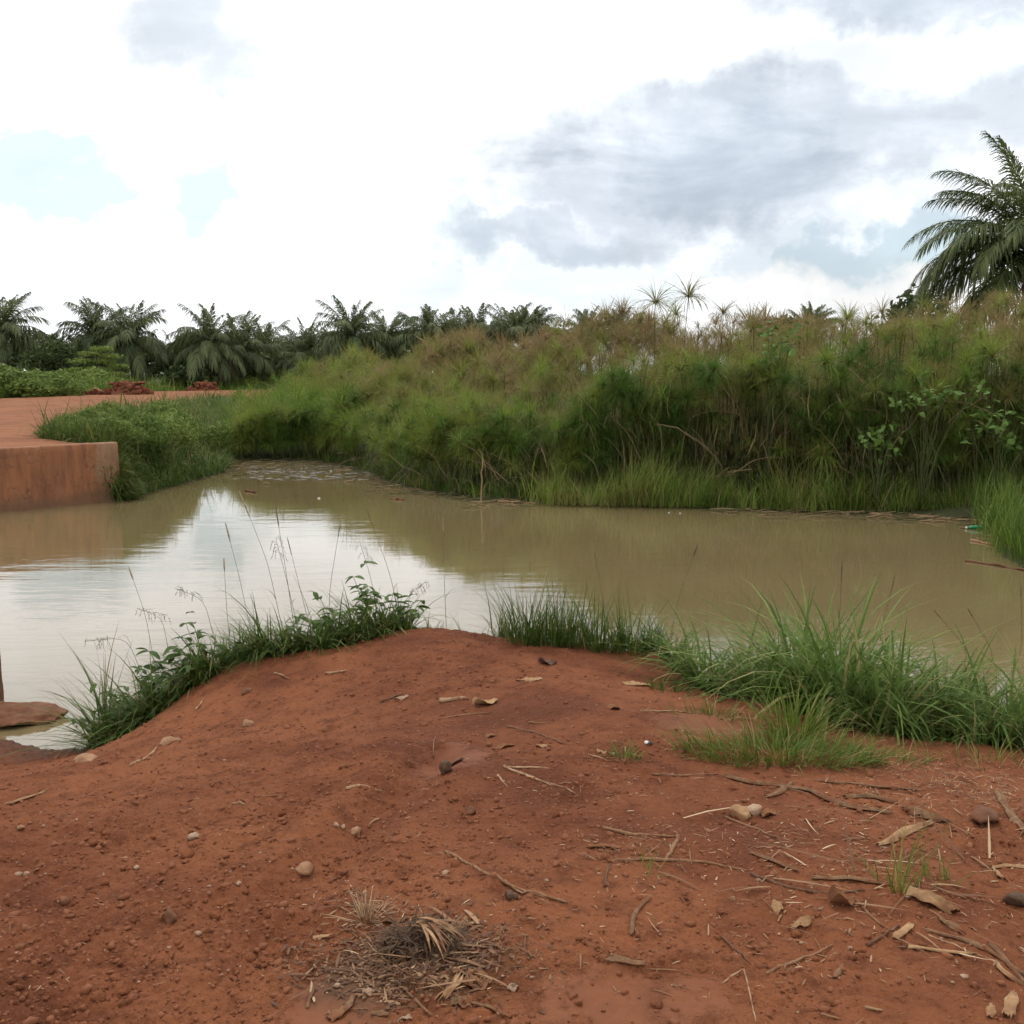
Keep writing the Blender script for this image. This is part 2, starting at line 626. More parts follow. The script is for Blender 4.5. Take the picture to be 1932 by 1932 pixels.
M['straw'] = leaf_mat('straw_bits', [(0.0, (0.085, 0.038, 0.017)), (0.45, (0.17, 0.085, 0.039)), (0.8, (0.29, 0.17, 0.085)), (1.0, (0.45, 0.32, 0.19))], 0.8, 0.1)
M['stick'] = plain_mat('dry_stick', (0.12, 0.056, 0.027), (0.27, 0.15, 0.075), 60.0, dust=0.75, stretch=(1, 1, 3))
M['pale_stick'] = plain_mat('pale_straw_stick', (0.21, 0.115, 0.058), (0.42, 0.28, 0.16), 45.0, dust=0.75)
M['dark_stick'] = plain_mat('dark_stem', (0.07, 0.035, 0.020), (0.17, 0.075, 0.038), 50.0)
M['husk'] = plain_mat('dry_husk', (0.095, 0.048, 0.024), (0.25, 0.145, 0.075), 45.0, dust=0.75, bump=0.6)
M['pale_husk'] = plain_mat('pale_husk', (0.20, 0.105, 0.048), (0.40, 0.25, 0.125), 28.0, dust=0.75, bump=0.5)
M['brown_leaf'] = plain_mat('brown_leaf', (0.12, 0.047, 0.020), (0.24, 0.11, 0.048), 30.0, dust=0.75)
M['dark_leaf'] = plain_mat('dark_leaf', (0.045, 0.026, 0.020), (0.12, 0.062, 0.042), 30.0)
M['stone'] = plain_mat('tan_stone', (0.19, 0.088, 0.043), (0.34, 0.20, 0.11), 35.0, dust=0.75, bump=0.6)
M['pale_stone'] = plain_mat('pale_stone', (0.24, 0.14, 0.085), (0.44, 0.32, 0.22), 35.0, dust=0.75, bump=0.5)
M['red_stone'] = plain_mat('red_stone', (0.085, 0.036, 0.019), (0.185, 0.085, 0.045), 14.0, bump=0.9, dust=.5)
M['dark_fibre'] = plain_mat('dark_fibre', (0.035, 0.022, 0.013), (0.115, 0.065, 0.036), 60.0)
M['grass'] = leaf_mat('bank_grass', [(0.0, (0.030, 0.052, 0.010)), (0.4, (0.060, 0.098, 0.018)), (0.8, (0.110, 0.165, 0.032)), (1.0, (0.26, 0.20, 0.08))], 0.65, 0.34, spec=0.15)
M['broad_grass'] = leaf_mat('broad_grass', [(0.0, (0.040, 0.072, 0.014)), (0.5, (0.092, 0.148, 0.030)), (0.9, (0.180, 0.245, 0.066)), (1.0, (0.28, 0.24, 0.10))], 0.7, 0.36, spec=0.1)
M['yellow_grass'] = leaf_mat('yellow_grass', [(0.0, (0.050, 0.085, 0.012)), (0.55, (0.105, 0.155, 0.022)), (0.85, (0.19, 0.215, 0.042)), (1.0, (0.33, 0.24, 0.10))], 0.65, 0.34, spec=0.15)
M['far_grass'] = leaf_mat('far_bank_grass', [(0.0, (0.042, 0.072, 0.014)), (0.5, (0.088, 0.142, 0.024)), (0.85, (0.215, 0.290, 0.055)), (1.0, (0.30, 0.23, 0.10))], 0.7, 0.40, spec=0.12)
M['papyrus'] = leaf_mat('papyrus_rays', [(0.0, (0.045, 0.090, 0.016)), (0.25, (0.098, 0.168, 0.024)), (0.45, (0.195, 0.255, 0.038)), (0.62, (0.185, 0.180, 0.046)), (0.80, (0.225, 0.178, 0.070)), (1.0, (0.265, 0.178, 0.085))], 0.7, 0.35, spec=0.2)
M['papyrus_head'] = leaf_mat('papyrus_head_rays', [(0.0, (0.045, 0.090, 0.016)), (0.25, (0.098, 0.168, 0.024)), (0.45, (0.195, 0.255, 0.038)), (0.62, (0.185, 0.180, 0.046)), (0.80, (0.225, 0.178, 0.070)), (1.0, (0.265, 0.178, 0.085))], 0.7, 0.35, spec=0.2, obj_var=0.16)
M['stem'] = leaf_mat('papyrus_stem', [(0.0, (0.035, 0.050, 0.014)), (0.5, (0.072, 0.080, 0.026)), (0.8, (0.13, 0.092, 0.042)), (1.0, (0.29, 0.205, 0.11))], 0.6, 0.05, spec=0.2)
M['bract'] = plain_mat('papyrus_bract', (0.07, 0.035, 0.018), (0.15, 0.07, 0.032), 30)
M['palm'] = leaf_mat('oil_palm_leaf', [(0.0, (0.046, 0.066, 0.026)), (0.5, (0.090, 0.115, 0.045)), (1.0, (0.15, 0.172, 0.072))], 0.65, 0.32, obj_var=0.5, spec=0.2)
M['palm_near'] = leaf_mat('oil_palm_leaf_near', [(0.0, (0.046, 0.068, 0.020)), (0.5, (0.095, 0.126, 0.040)), (1.0, (0.17, 0.20, 0.070))], 0.6, 0.40, obj_var=0.4, spec=0.25)
M['palm_dead'] = leaf_mat('oil_palm_leaf_dry', [(0.0, (0.055, 0.050, 0.026)), (0.5, (0.12, 0.090, 0.045)), (1.0, (0.20, 0.135, 0.065))], 0.7, 0.2, obj_var=0.5)
M['trunk'] = plain_mat('palm_trunk', (0.045, 0.036, 0.026), (0.11, 0.088, 0.062), 8.0, bump=0.8)
M['tree_leaf'] = leaf_mat('tree_leaf', [(0.0, (0.026, 0.042, 0.014)), (0.6, (0.056, 0.080, 0.026)), (1.0, (0.10, 0.125, 0.042))], 0.7, 0.28, obj_var=0.45, spec=0.15)
M['scrub_leaf'] = leaf_mat('scrub_leaf', [(0.0, (0.075, 0.115, 0.026)), (0.6, (0.145, 0.205, 0.045)), (1.0, (0.22, 0.27, 0.07))], 0.7, 0.32, obj_var=0.4, spec=0.12)
M['bush_leaf'] = leaf_mat('bush_leaf', [(0.0, (0.050, 0.095, 0.018)), (0.6, (0.105, 0.180, 0.034)), (1.0, (0.16, 0.25, 0.055))], 0.6, 0.34, obj_var=0.5, spec=0.2)
M['weed_leaf'] = leaf_mat('weed_leaf', [(0.0, (0.034, 0.064, 0.012)), (0.6, (0.066, 0.115, 0.022)), (1.0, (0.12, 0.18, 0.038))], 0.6, 0.32, obj_var=0.6, spec=0.2)
M['seed'] = plain_mat('seed_head', (0.20, 0.155, 0.085), (0.42, 0.34, 0.21), 50)
M['dark_seed'] = plain_mat('dark_seed_head', (0.06, 0.055, 0.03), (0.15, 0.12, 0.06), 50)
M['white_bit'] = plain_mat('white_scrap', (0.55, 0.52, 0.48), (0.75, 0.73, 0.70), 40)
M['scum'] = leaf_mat('pond_scum', [(0.0, (0.07, 0.062, 0.042)), (0.6, (0.15, 0.135, 0.10)), (1.0, (0.30, 0.27, 0.21))], 0.7, 0.0)
M['green_glass'] = plain_mat('green_bottle', (0.006, 0.16, 0.055), (0.012, 0.24, 0.085), 5, rough=0.25, bump=0.0, spec=0.5)
M['cap'] = plain_mat('bottle_cap', (0.02, 0.02, 0.02), (0.05, 0.05, 0.05), 5, rough=0.4)

# muddy water: turbid olive-tan body with a calm, faintly rippled surface
m, b, p = new_mat('muddy_water')
pos = obj_pos(b)
mp = b.n('ShaderNodeMapping')
mp.inputs['Scale'].default_value = (0.45, 1.5, 1.0)
b.nt.links.new(pos, mp.inputs[0])
w1 = b.noise(mp.outputs[0], 2.2, 3, 0.5, 0.3)
w2 = b.noise(mp.outputs[0], 9.0, 3, 0.55)
calm = b.ramp(b.noise(pos, 0.22, 3, 0.5), 0.38, 0.62, 0.25, 1.0)
hh = b.m('MULTIPLY', b.m('ADD', w1, b.m('MULTIPLY', w2, 0.22)), calm)
bp = b.n('ShaderNodeBump')
bp.inputs['Strength'].default_value = 0.10
bp.inputs['Distance'].default_value = 0.05
b.put(bp.inputs['Height'], hh)
b.put(p.inputs['Normal'], bp.outputs[0])
b.put(p.inputs['Base Color'], b.mix(b.ramp(b.noise(pos, 0.35, 3, 0.5), 0.35, 0.65), (0.150, 0.112, 0.053), (0.166, 0.124, 0.060)))
p.inputs['Roughness'].default_value = 0.035
p.inputs['IOR'].default_value = 1.66
M['water'] = m

# concrete stained red by the road: pale at the free end, damp and dark along the foot
m, b, p = new_mat('stained_concrete')
tcn = b.n('ShaderNodeTexCoord')
ob = tcn.outputs['Object']
sp = b.n('ShaderNodeSeparateXYZ')
b.nt.links.new(ob, sp.inputs[0])
mp = b.n('ShaderNodeMapping')
mp.inputs['Scale'].default_value = (3.2, 3.2, 0.45)
b.nt.links.new(ob, mp.inputs[0])
st = b.noise(mp.outputs[0], 2.4, 6, 0.65)
bl = b.noise(ob, 2.2, 5, 0.6)
fn = b.noise(ob, 45, 4, 0.6)
red = b.mix(b.ramp(st, 0.35, 0.68), (0.245, 0.094, 0.034), (0.140, 0.051, 0.020))
red = b.mix(b.ramp(bl, 0.55, 0.75, 0.0, 0.6), red, (0.27, 0.125, 0.062))
edge = b.m('ADD', sp.outputs[0], b.m('MULTIPLY', b.m('SUBTRACT', bl, 0.5), 0.6))
c = b.mix(b.ramp(edge, -0.56, -0.36, 0.0, 0.55), red, b.mix(b.ramp(bl, 0.3, 0.7), (0.19, 0.115, 0.066), (0.29, 0.19, 0.115)))
damp = b.m('ADD', sp.outputs[2], b.m('MULTIPLY', b.m('SUBTRACT', bl, 0.5), 0.5))
c = b.mix(b.ramp(damp, 0.10, 0.28, 0.62, 0.0), c, (0.095, 0.055, 0.030))
c = b.mix(b.ramp(fn, 0.3, 0.8, 0.0, 0.25), c, (0.28, 0.13, 0.065))
vo = b.n('ShaderNodeTexVoronoi', feature='DISTANCE_TO_EDGE')
wv = b.n('ShaderNodeVectorMath', operation='ADD')
b.nt.links.new(ob, wv.inputs[0])
nc = b.n('ShaderNodeTexNoise')
nc.inputs['Scale'].default_value = 3.0
b.nt.links.new(ob, nc.inputs['Vector'])
b.nt.links.new(nc.outputs['Color'], wv.inputs[1])
b.nt.links.new(wv.outputs[0], vo.inputs['Vector'])
vo.inputs['Scale'].default_value = 0.9
c = b.mix(b.ramp(vo.outputs['Distance'], 0.0, 0.012, 0.7, 0.0), c, (0.07, 0.03, 0.016))
b.put(p.inputs['Base Color'], c)
p.inputs['Roughness'].default_value = 0.85
bp = b.n('ShaderNodeBump')
bp.inputs['Strength'].default_value = 0.35
bp.inputs['Distance'].default_value = 0.02
b.put(bp.inputs['Height'], b.m('ADD', bl, b.m('MULTIPLY', fn, 0.3)))
b.put(p.inputs['Normal'], bp.outputs[0])
M['concrete'] = m

# ------------------------------------------------------------------ near bank (the red ground)
EDGE_PX = [(0, 1392, .03), (60, 1406, .03), (130, 1415, .03), (190, 1405, .05), (255, 1393, .13), (298, 1360, .26), (330, 1323, .39), (380, 1288, .49),
           (440, 1256, .57), (520, 1238, .63), (620, 1224, .67), (700, 1204, .71), (770, 1188, .74), (850, 1188, .74), (900, 1196, .73), (960, 1208, .71),
           (1050, 1210, .71), (1150, 1228, .69), (1240, 1230, .69), (1290, 1262, .67), (1315, 1298, .67), (1400, 1324, .69), (1470, 1338, .71),
           (1580, 1370, .73), (1700, 1390, .75), (1932, 1410, .77), (2350, 1450, .79)]
EDGE = np.array([on_plane(x, y, z) for x, y, z in EDGE_PX])
LAND = np.vstack([[[-9, 6.0]], [[-5.5, 6.55]], EDGE[:, :2], [[6.5, 4.0]], [[9.5, 2.5]], [[9.5, -8]], [[-9, -8]]])
CTRL = np.vstack([EDGE, [
    [-9, 6, .03], [-5.5, 6.5, .03], [-6, 3, .6], [-3.5, 4.6, .40], [-2.2, 5.3, .43], [-1.4, 5.6, .56], [-1.0, 4.2, .78], [-2.4, 3.4, .77], [0, 6.2, .77], [0, 5.2, .80],
    [0, 4.0, .87], [1.4, 5.2, .76], [1.0, 3.2, .91], [2.4, 3.4, .88], [0, 2.4, .95], [-1.5, 2.2, .93], [1.6, 2.2, .94], [-5, 1, .92], [5, 1, .95], [0, 0, .97],
    [-8, -7, 1.0], [8, -7, 1.0], [9, 2, .95], [5, 3.5, .86]]])


def tps_fit(C):
    P = C[:, :2]
    n = len(P)
    r = np.linalg.norm(P[:, None] - P[None], axis=2)
    K = np.where(r > 0, r * r * np.log(r + 1e-12), 0) + np.eye(n) * 0.02
    A = np.zeros((n + 3, n + 3))
    A[:n, :n] = K
    A[:n, n] = 1
    A[:n, n + 1:] = P
    A[n, :n] = 1
    A[n + 1:, :n] = P.T
    return np.linalg.solve(A, np.r_[C[:, 2], 0, 0, 0])


TPS = tps_fit(CTRL)
RUT = np.array([on_plane(820, 1440, .85)[:2], on_plane(735, 1530, .88)[:2], on_plane(640, 1625, .9)[:2], on_plane(560, 1700, .92)[:2]])


def seg_dist(x, y, line):
    P = np.stack([x, y], 1)
    best = np.full(len(P), 1e9)
    for a, c in zip(line[:-1], line[1:]):
        ab = c - a
        t = np.clip(((P - a) @ ab) / (ab @ ab), 0, 1)
        best = np.minimum(best, np.linalg.norm(P - (a + t[:, None] * ab), axis=1))
    return best


def ground_z(x, y, detail=True):
    x = np.atleast_1d(np.asarray(x, float)).ravel()
    y = np.atleast_1d(np.asarray(y, float)).ravel()
    z = np.full(len(x), TPS[-3]) + TPS[-2] * x + TPS[-1] * y
    for (cx_, cy_, _), w in zip(CTRL, TPS[:-3]):
        r2 = (x - cx_) ** 2 + (y - cy_) ** 2
        z += w * 0.5 * r2 * np.log(r2 + 1e-12)
    z = np.minimum(z, 1.05)
    d = signed_dist(np.stack([x, y], 1), LAND)
    d = d + 0.05 * pnoise(x * 3, y * 3, 5) + 0.02 * pnoise(x * 11, y * 11, 6)
    inland = sstep(0.0, 0.5, -d)
    if detail:
        rough = 0.45 + 0.55 * sstep(-0.15, 0.35, pnoise(x * 0.8, y * 0.8, 8) + 0.35 * sstep(0.4, -1.2, x))
        wet = np.zeros(len(x))
        for w, rx, ry in ((W1, .16, .22), (W2, .2, .22), (W3, .3, .25), (W4, .3, .16)):
            wet = np.maximum(wet, 1 - sstep(0.4, 1.3, ((x - w[0]) / rx) ** 2 + ((y - w[1]) / ry) ** 2 + 1.4 * pnoise(x * 9, y * 9, 12)))
        z += 0.030 * pnoise(x * 1.1, y * 1.1, 1) * inland + 0.014 * pnoise(x * 3.1, y * 3.1, 2)
        fine = 0.017 * pnoise(x * 8, y * 8, 3) + 0.022 * np.abs(pnoise(x * 19, y * 19, 4)) + 0.014 * np.abs(pnoise(x * 42, y * 42, 7)) + 0.007 * pnoise(x * 88, y * 88, 9)
        z += fine * rough * (1 - 0.85 * wet) - 0.012 * wet
        rd = seg_dist(x, y, RUT)
        z += -0.042 * np.exp(-(rd / 0.09) ** 2) + 0.020 * np.exp(-((rd - 0.17) / 0.07) ** 2)
        for fx_, fy_, fa in ((700, 1650, .4), (880, 1560, .2), (1090, 1530, -.3), (540, 1560, .5), (1240, 1500, .1), (420, 1780, .3), (950, 1760, -.2), (1500, 1820, .4), (230, 1600, .2), (1100, 1290, .2), (620, 1330, -.2)):
            c = on_plane(fx_, fy_, .88)
            u_ = ((x - c[0]) * math.cos(fa) + (y - c[1]) * math.sin(fa)) / .055
            v_ = (-(x - c[0]) * math.sin(fa) + (y - c[1]) * math.cos(fa)) / .13
            q_ = u_ ** 4 + v_ ** 4
            z += -.014 * np.exp(-q_) + .007 * np.exp(-((q_ ** .25 - 1.25) / .22) ** 2)
        # foot-worn hollows and soft lumps
        for hx, hy, hr, ha in ((730, 1690, .14, -.022), (1020, 1600, .16, -.018), (1340, 1560, .15, -.022), (470, 1600, .2, .022), (300, 1700, .2, .02), (1390, 1790, .17, -.02), (560, 1835, .1, -.018), (1160, 1350, .15, .02)):
            c = on_plane(hx, hy, .9)
            z += ha * np.exp(-(((x - c[0]) ** 2 + (y - c[1]) ** 2) / hr ** 2))
    S = 1.9 - 1.6 * sstep(0.95, 1.7, x)
    wd = 0.06
    drop = S * (np.sqrt(d * d + wd * wd) + d) / 2 - S * wd / 2 * 0.6
    far = np.maximum(d - 2.6, 0)
    return np.maximum(z - drop - far * 0.6, -0.7)


# polar grid, finer where the picture looks
th = np.concatenate([np.linspace(-85, -30, 40, endpoint=False), np.linspace(-30, 30, 620), np.linspace(30, 85, 41)[1:]])
rr = np.concatenate([np.linspace(0.25, 1.9, 30, endpoint=False), 1.9 * (7.6 / 1.9) ** np.linspace(0, 1, 520), np.linspace(7.6, 11, 24)[1:]])
TH, RR = np.meshgrid(np.radians(th), rr, indexing='ij')
gx, gy = RR * np.sin(TH), RR * np.cos(TH)
gz = ground_z(gx, gy)
nr = len(rr)
ii = (np.arange(len(th) - 1)[:, None] * nr + np.arange(nr - 1)[None]).ravel()
GQ = np.stack([ii, ii + nr, ii + nr + 1, ii + 1], 1)[:, ::-1]
tag(link('ground', np_mesh('ground', np.stack([gx.ravel(), gy.ravel(), gz], 1), GQ, mat=M['soil'], smooth=True)),
    'bare red earth bank in front of the pond', kind='structure')
# the same red ground going on behind and beside the camera
bx_, by_ = np.meshgrid(np.linspace(-40, 40, 41), np.linspace(-45, 0.9, 24), indexing='ij')
bz_ = np.full(bx_.size, 0.93) + 0.02 * pnoise(bx_.ravel() * .7, by_.ravel() * .7, 4)
bz_ -= 0.12 * (np.hypot(bx_.ravel(), by_.ravel()) < 6)
bi = (np.arange(40)[:, None] * 24 + np.arange(23)[None]).ravel()
tag(link('ground_behind', np_mesh('ground_behind', np.stack([bx_.ravel(), by_.ravel(), bz_], 1), np.stack([bi, bi + 24, bi + 25, bi + 1], 1), mat=M['soil'], smooth=True)),
    'red earth behind the viewpoint', kind='structure')


def hit(px, py):
    """where the line of sight through a pixel meets the near ground"""
    d = ray(px, py)
    t = np.linspace(1.2, 12, 1600)
    z = ground_z(d[0] * t, d[1] * t)
    below = np.nonzero(EYE + d[2] * t < z)[0]
    k = below[0] if len(below) else len(t) - 1
    return np.array([d[0] * t[k], d[1] * t[k], z[k]])


# ------------------------------------------------------------------ pond, far land, road
WALL_PATH = np.array([[-15.0, 11.9], [-9.35, 18.6], [-8.55, 19.62], [-7.84, 20.4]])
FE_PX = [(300, 921), (380, 905), (402, 888), (430, 871), (520, 869), (600, 872), (680, 892), (740, 914), (800, 930), (900, 945), (1060, 954), (1200, 957),
         (1400, 962), (1550, 969), (1700, 974), (1850, 986), (1872, 1010), (1882, 1045), (1932, 1080)]
FE = np.array([on_plane(x, y, 0.0)[:2] for x, y in FE_PX])
POND = np.vstack([WALL_PATH[::-1][:1], FE, [[8.6, 12.0], [10.5, 8.5], [9.5, 3], [-14, 3], [-18, 8]], WALL_PATH[:3]])
tag(link('water', np_mesh('water', [[-26, 1.0, 0], [16, 1.0, 0], [16, 34, 0], [-26, 34, 0]], [[0, 1, 2, 3]], mat=M['water'])),
    'muddy olive-brown pond water', kind='structure')

ROAD_R = np.array([[-7.9, 20.55], [-10.2, 22.6], [-12.3, 28.5], [-14.5, 38.7], [-17.7, 54], [-19.5, 68], [-16, 79], [2, 86]])
ROAD_L = np.array([[-15.1, 12.0], [-21, 20], [-26, 34], [-28.2, 47], [-29.2, 58], [-29.6, 68], [-28.6, 83], [-20, 95]])


def far_z(x, y):
    P = np.stack([x, y], 1)
    d = signed_dist(P, POND)
    xr = np.interp(y, ROAD_R[:-2, 1], ROAD_R[:-2, 0])
    e = x - xr
    z = 0.10 + 0.95 * (1 - sstep(np.where(y < 34, 1.2, 0.0), 4.4, e))
    z = np.maximum(z, 0.10 + 0.95 * sstep(48, 82, y))
    right = sstep(6, 9, x) * (1 - sstep(14, 20, y))
    z = z + 0.7 * right
    z = z + 0.06 * pnoise(x * .5, y * .5, 2) + 0.03 * pnoise(x * 1.7, y * 1.7, 3)
    z = 0.03 + (z - 0.03) * sstep(-0.05, np.where((x < -6) & (y < 30), .9, 1.5), d)
    z = np.where(d < 0, np.minimum(z, 0.02 + d * 0.6), z)
    return np.maximum(z, -0.7)


th = np.radians(np.concatenate([np.linspace(-110, -40, 50, endpoint=False), np.linspace(-40, 40, 240), np.linspace(40, 110, 51)[1:]]))
rr = np.concatenate([9.0 * (60 / 9.0) ** np.linspace(0, 1, 150), 60 * (1500 / 60) ** np.linspace(0, 1, 50)[1:]])
TH, RR = np.meshgrid(th, rr, indexing='ij')
fx, fy = (RR * np.sin(TH)).ravel(), (RR * np.cos(TH)).ravel()
nr = len(rr)
ii = (np.arange(len(th) - 1)[:, None] * nr + np.arange(nr - 1)[None]).ravel()
tag(link('terrain', np_mesh('terrain', np.stack([fx, fy, far_z(fx, fy) - 0.03], 1), np.stack([ii, ii + 1, ii + nr + 1, ii + nr], 1), mat=M['mud'], smooth=True)),
    'swampy land beyond the pond', kind='structure')


def loft(Rl, Ll, nu, nv):
    def rs(L, n):
        d = np.r_[0, np.cumsum(np.linalg.norm(np.diff(L, axis=0), axis=1))]
        # keep index-matched stations
        s = np.interp(np.linspace(0, len(L) - 1, n), np.arange(len(L)), d)
        return np.stack([np.interp(s, d, L[:, 0]), np.interp(s, d, L[:, 1])], 1)
    a, c = rs(Rl, nu), rs(Ll, nu)
    v = np.linspace(0, 1, nv)
    P = a[:, None] * (1 - v)[None, :, None] + c[:, None] * v[None, :, None]
    return P


P = loft(ROAD_R, ROAD_L, 160, 40)
x, y = P[..., 0].ravel(), P[..., 1].ravel()
v = np.tile(np.linspace(0, 1, 40), 160)
z = 1.09 - 0.16 * (v < .01) + 0.06 * np.sin(v * np.pi) + 0.02 * pnoise(x * 1.2, y * 1.2, 5) + 0.008 * pnoise(x * 6, y * 6, 6)
ii = (np.arange(159)[:, None] * 40 + np.arange(39)[None]).ravel()
tag(link('road', np_mesh('road', np.stack([x, y, z], 1), np.stack([ii, ii + 1, ii + 41, ii + 40], 1)[:, ::-1], mat=M['road'], smooth=True)),
    'orange laterite road curving away', kind='structure')

# culvert wing wall: subdivided slab following its slightly bent line
d = np.r_[0, np.cumsum(np.linalg.norm(np.diff(WALL_PATH, axis=0), axis=1))]
s = np.r_[np.linspace(0, d[1], 16)[:-1], np.linspace(d[1], d[-1], 26)]
wl = np.stack([np.interp(s, d, WALL_PATH[:, 0]), np.interp(s, d, WALL_PATH[:, 1])], 1)
tg = np.gradient(wl, axis=0)
tg /= np.linalg.norm(tg, axis=1)[:, None]
nrm = np.stack([tg[:, 1], -tg[:, 0]], 1)        # toward the water
prof = [(0.06, -0.6)] + [(0.06 - 0.06 * k / 11, -0.1 + 1.22 * k / 11) for k in range(12)] + [(-0.02, 1.15), (-0.25, 1.15), (-0.28, 1.1), (-0.28, -0.6)]
V = []
for i in range(len(wl)):
    for o_, z_ in prof:
        p_ = wl[i] + nrm[i] * (o_ + 0.008 * pnoise(s[i] * 3, z_ * 3, 2))
        V.append([p_[0], p_[1], z_ + (0.012 * pnoise(s[i] * 2.2, o_ * 4, 3) if z_ > 1.05 else 0)])
V = np.array(V)
k = len(prof)
Q = []
for i in range(len(wl) - 1):
    for j in range(k):
        Q.append([i * k + j, i * k + (j + 1) % k, (i + 1) * k + (j + 1) % k, (i + 1) * k + j])
T = []
for base, flip in ((0, 0), ((len(wl) - 1) * k, 1)):
    c0 = len(V)
    V = np.vstack([V, V[base:base + k].mean(0)])
    for j in range(k):
        tri = [c0, base + j, base + (j + 1) % k]
        T.append(tri if flip else tri[::-1])
org = np.array([WALL_PATH[-1][0], WALL_PATH[-1][1], 0.0])
ang = math.atan2(tg[-1][1], tg[-1][0])
Rm = np.array([[math.cos(-ang), -math.sin(-ang), 0], [math.sin(-ang), math.cos(-ang), 0], [0, 0, 1]])
wall = link('culvert_wall', np_mesh('culvert_wall', (V - org) @ Rm.T, Q, T, M['concrete']), loc=org, rot=(0, 0, ang))
tag(wall, 'red-stained concrete culvert wall with a pale free end, standing in the pond', 'wall')

# broken pier and footing at the left edge
V, T = rock_shape(4, 21, 0.2, 3)
V = V * np.array([0.56, 0.24, 0.078])
V[:, 0] = np.sign(V[:, 0]) * np.abs(V[:, 0]) ** 0.8
V[:, 2] += 0.03 * pnoise(V[:, 0] * 9, V[:, 1] * 9, 3) + 0.02 * pnoise(V[:, 0] * 22, V[:, 1] * 22, 5)
c = on_plane(62, 1372, 0)
o = link('concrete_footing', np_mesh('concrete_footing', V, tris=T, mat=M['red_stone'], smooth=True), loc=(c[0] - 0.50, c[1] + 0.14, 0.028), rot=(0, 0, R(4)))
tag(o, 'rough brown rounded footing lying low in the water at the left edge', 'footing')
c = on_plane(5, 1352, 0)
zz_ = np.linspace(-0.3, 1.12, 32)
V, Q = [], []
sides = 14
for i, z_ in enumerate(zz_):
    for k in range(sides):
        a = 2 * math.pi * k / sides
        w = 0.24 * (1 - 0.35 * sstep(1.0, 1.13, z_))
        r_ = w * (1 + 0.05 * pnoise(k * .9, z_ * 6, 4))
        V.append([r_ * math.copysign(abs(math.cos(a)) ** .5, math.cos(a)) - .030 * max(z_, 0) - .038 - (1.5 if math.cos(a) < -.1 else 0), r_ * math.copysign(abs(math.sin(a)) ** .5, math.sin(a)), z_])
for i in range(len(zz_) - 1):
    for k in range(sides):
        Q.append([i * sides + k, i * sides + (k + 1) % sides, (i + 1) * sides + (k + 1) % sides, (i + 1) * sides + k])
c0 = len(V)
V.append([np.mean([q[0] for q in V[-sides:]]), 0, 1.13])
T = [[c0, (len(zz_) - 1) * sides + k, (len(zz_) - 1) * sides + (k + 1) % sides] for k in range(sides)]
o = link('concrete_pier', np_mesh('concrete_pier', V, Q, T, M['red_stone'], smooth=False), loc=(c[0] - 0.377, c[1] + 0.25, 0))
tag(o, 'dark upright concrete pier cut off by the left edge of the picture', 'pier')

# ------------------------------------------------------------------ oil palms


def frond_mesh(name, L, e0, bend, pairs, ll, lw, mat, seed, droop=0.35, rr_=0.035, dead=0.0):
    r = np.random.default_rng(seed)
    n = 22
    t = np.linspace(0, 1, n)
    el = e0 - bend * t ** 1.35
    ds = L / (n - 1)
    pts = np.zeros((n, 3))
    for i in range(1, n):
        pts[i] = pts[i - 1] + np.array([math.cos(el[i]), 0.06 * math.sin(3 * t[i] + seed), math.sin(el[i])]) * ds
    A = Acc()
    V, Q, T = tube(pts, np.linspace(rr_, rr_ * .22, n), 4)
    A.add(V, Q, T, 0.9)
    for i in range(pairs):
        tt = 0.13 + 0.87 * (i + r.uniform(-.3, .3)) / pairs
        tt = min(max(tt, 0.1), 0.998)
        pb = np.array([np.interp(tt, t, pts[:, k]) for k in range(3)])
        a = np.interp(tt, t, el)
        fw = np.array([math.cos(a), 0, math.sin(a)])
        up = np.array([-math.sin(a), 0, math.cos(a)])
        prof_ = min(1.0, 0.35 + 2.2 * (tt - 0.1)) * (1 - max(0, tt - 0.6) / 0.4 * 0.55)
        for sgn in (-1, 1):
            if dead and r.random() < dead:
                continue
            ln = ll * prof_ * r.uniform(.85, 1.1)
            fa = R(32 + 40 * tt ** 2) + r.normal(0, .08)
            ua = r.normal(0.12, 0.28)
            dv = fw * math.sin(fa) + np.array([0, sgn, 0]) * math.cos(fa) * math.cos(ua) + up * math.sin(ua) * math.cos(fa)
            dv /= np.linalg.norm(dv)
            g = np.array([0, 0, -1.0])
            p1 = pb + dv * ln * .5 + g * ln * droop * .18
            p2 = pb + dv * ln * .82 + g * ln * droop * .62
            p3 = pb + dv * ln * .96 + g * ln * droop * 1.05
            wv = np.cross(dv, up)
            wv = wv / (np.linalg.norm(wv) + 1e-9) * lw * .5
            A.add([pb - wv * .5, pb + wv * .5, p1 - wv, p1 + wv, p2 - wv * .7, p2 + wv * .7, p3], [[0, 1, 3, 2], [2, 3, 5, 4]], [[4, 5, 6]], r.uniform(0, 1))
    return A.mesh(name, mat)


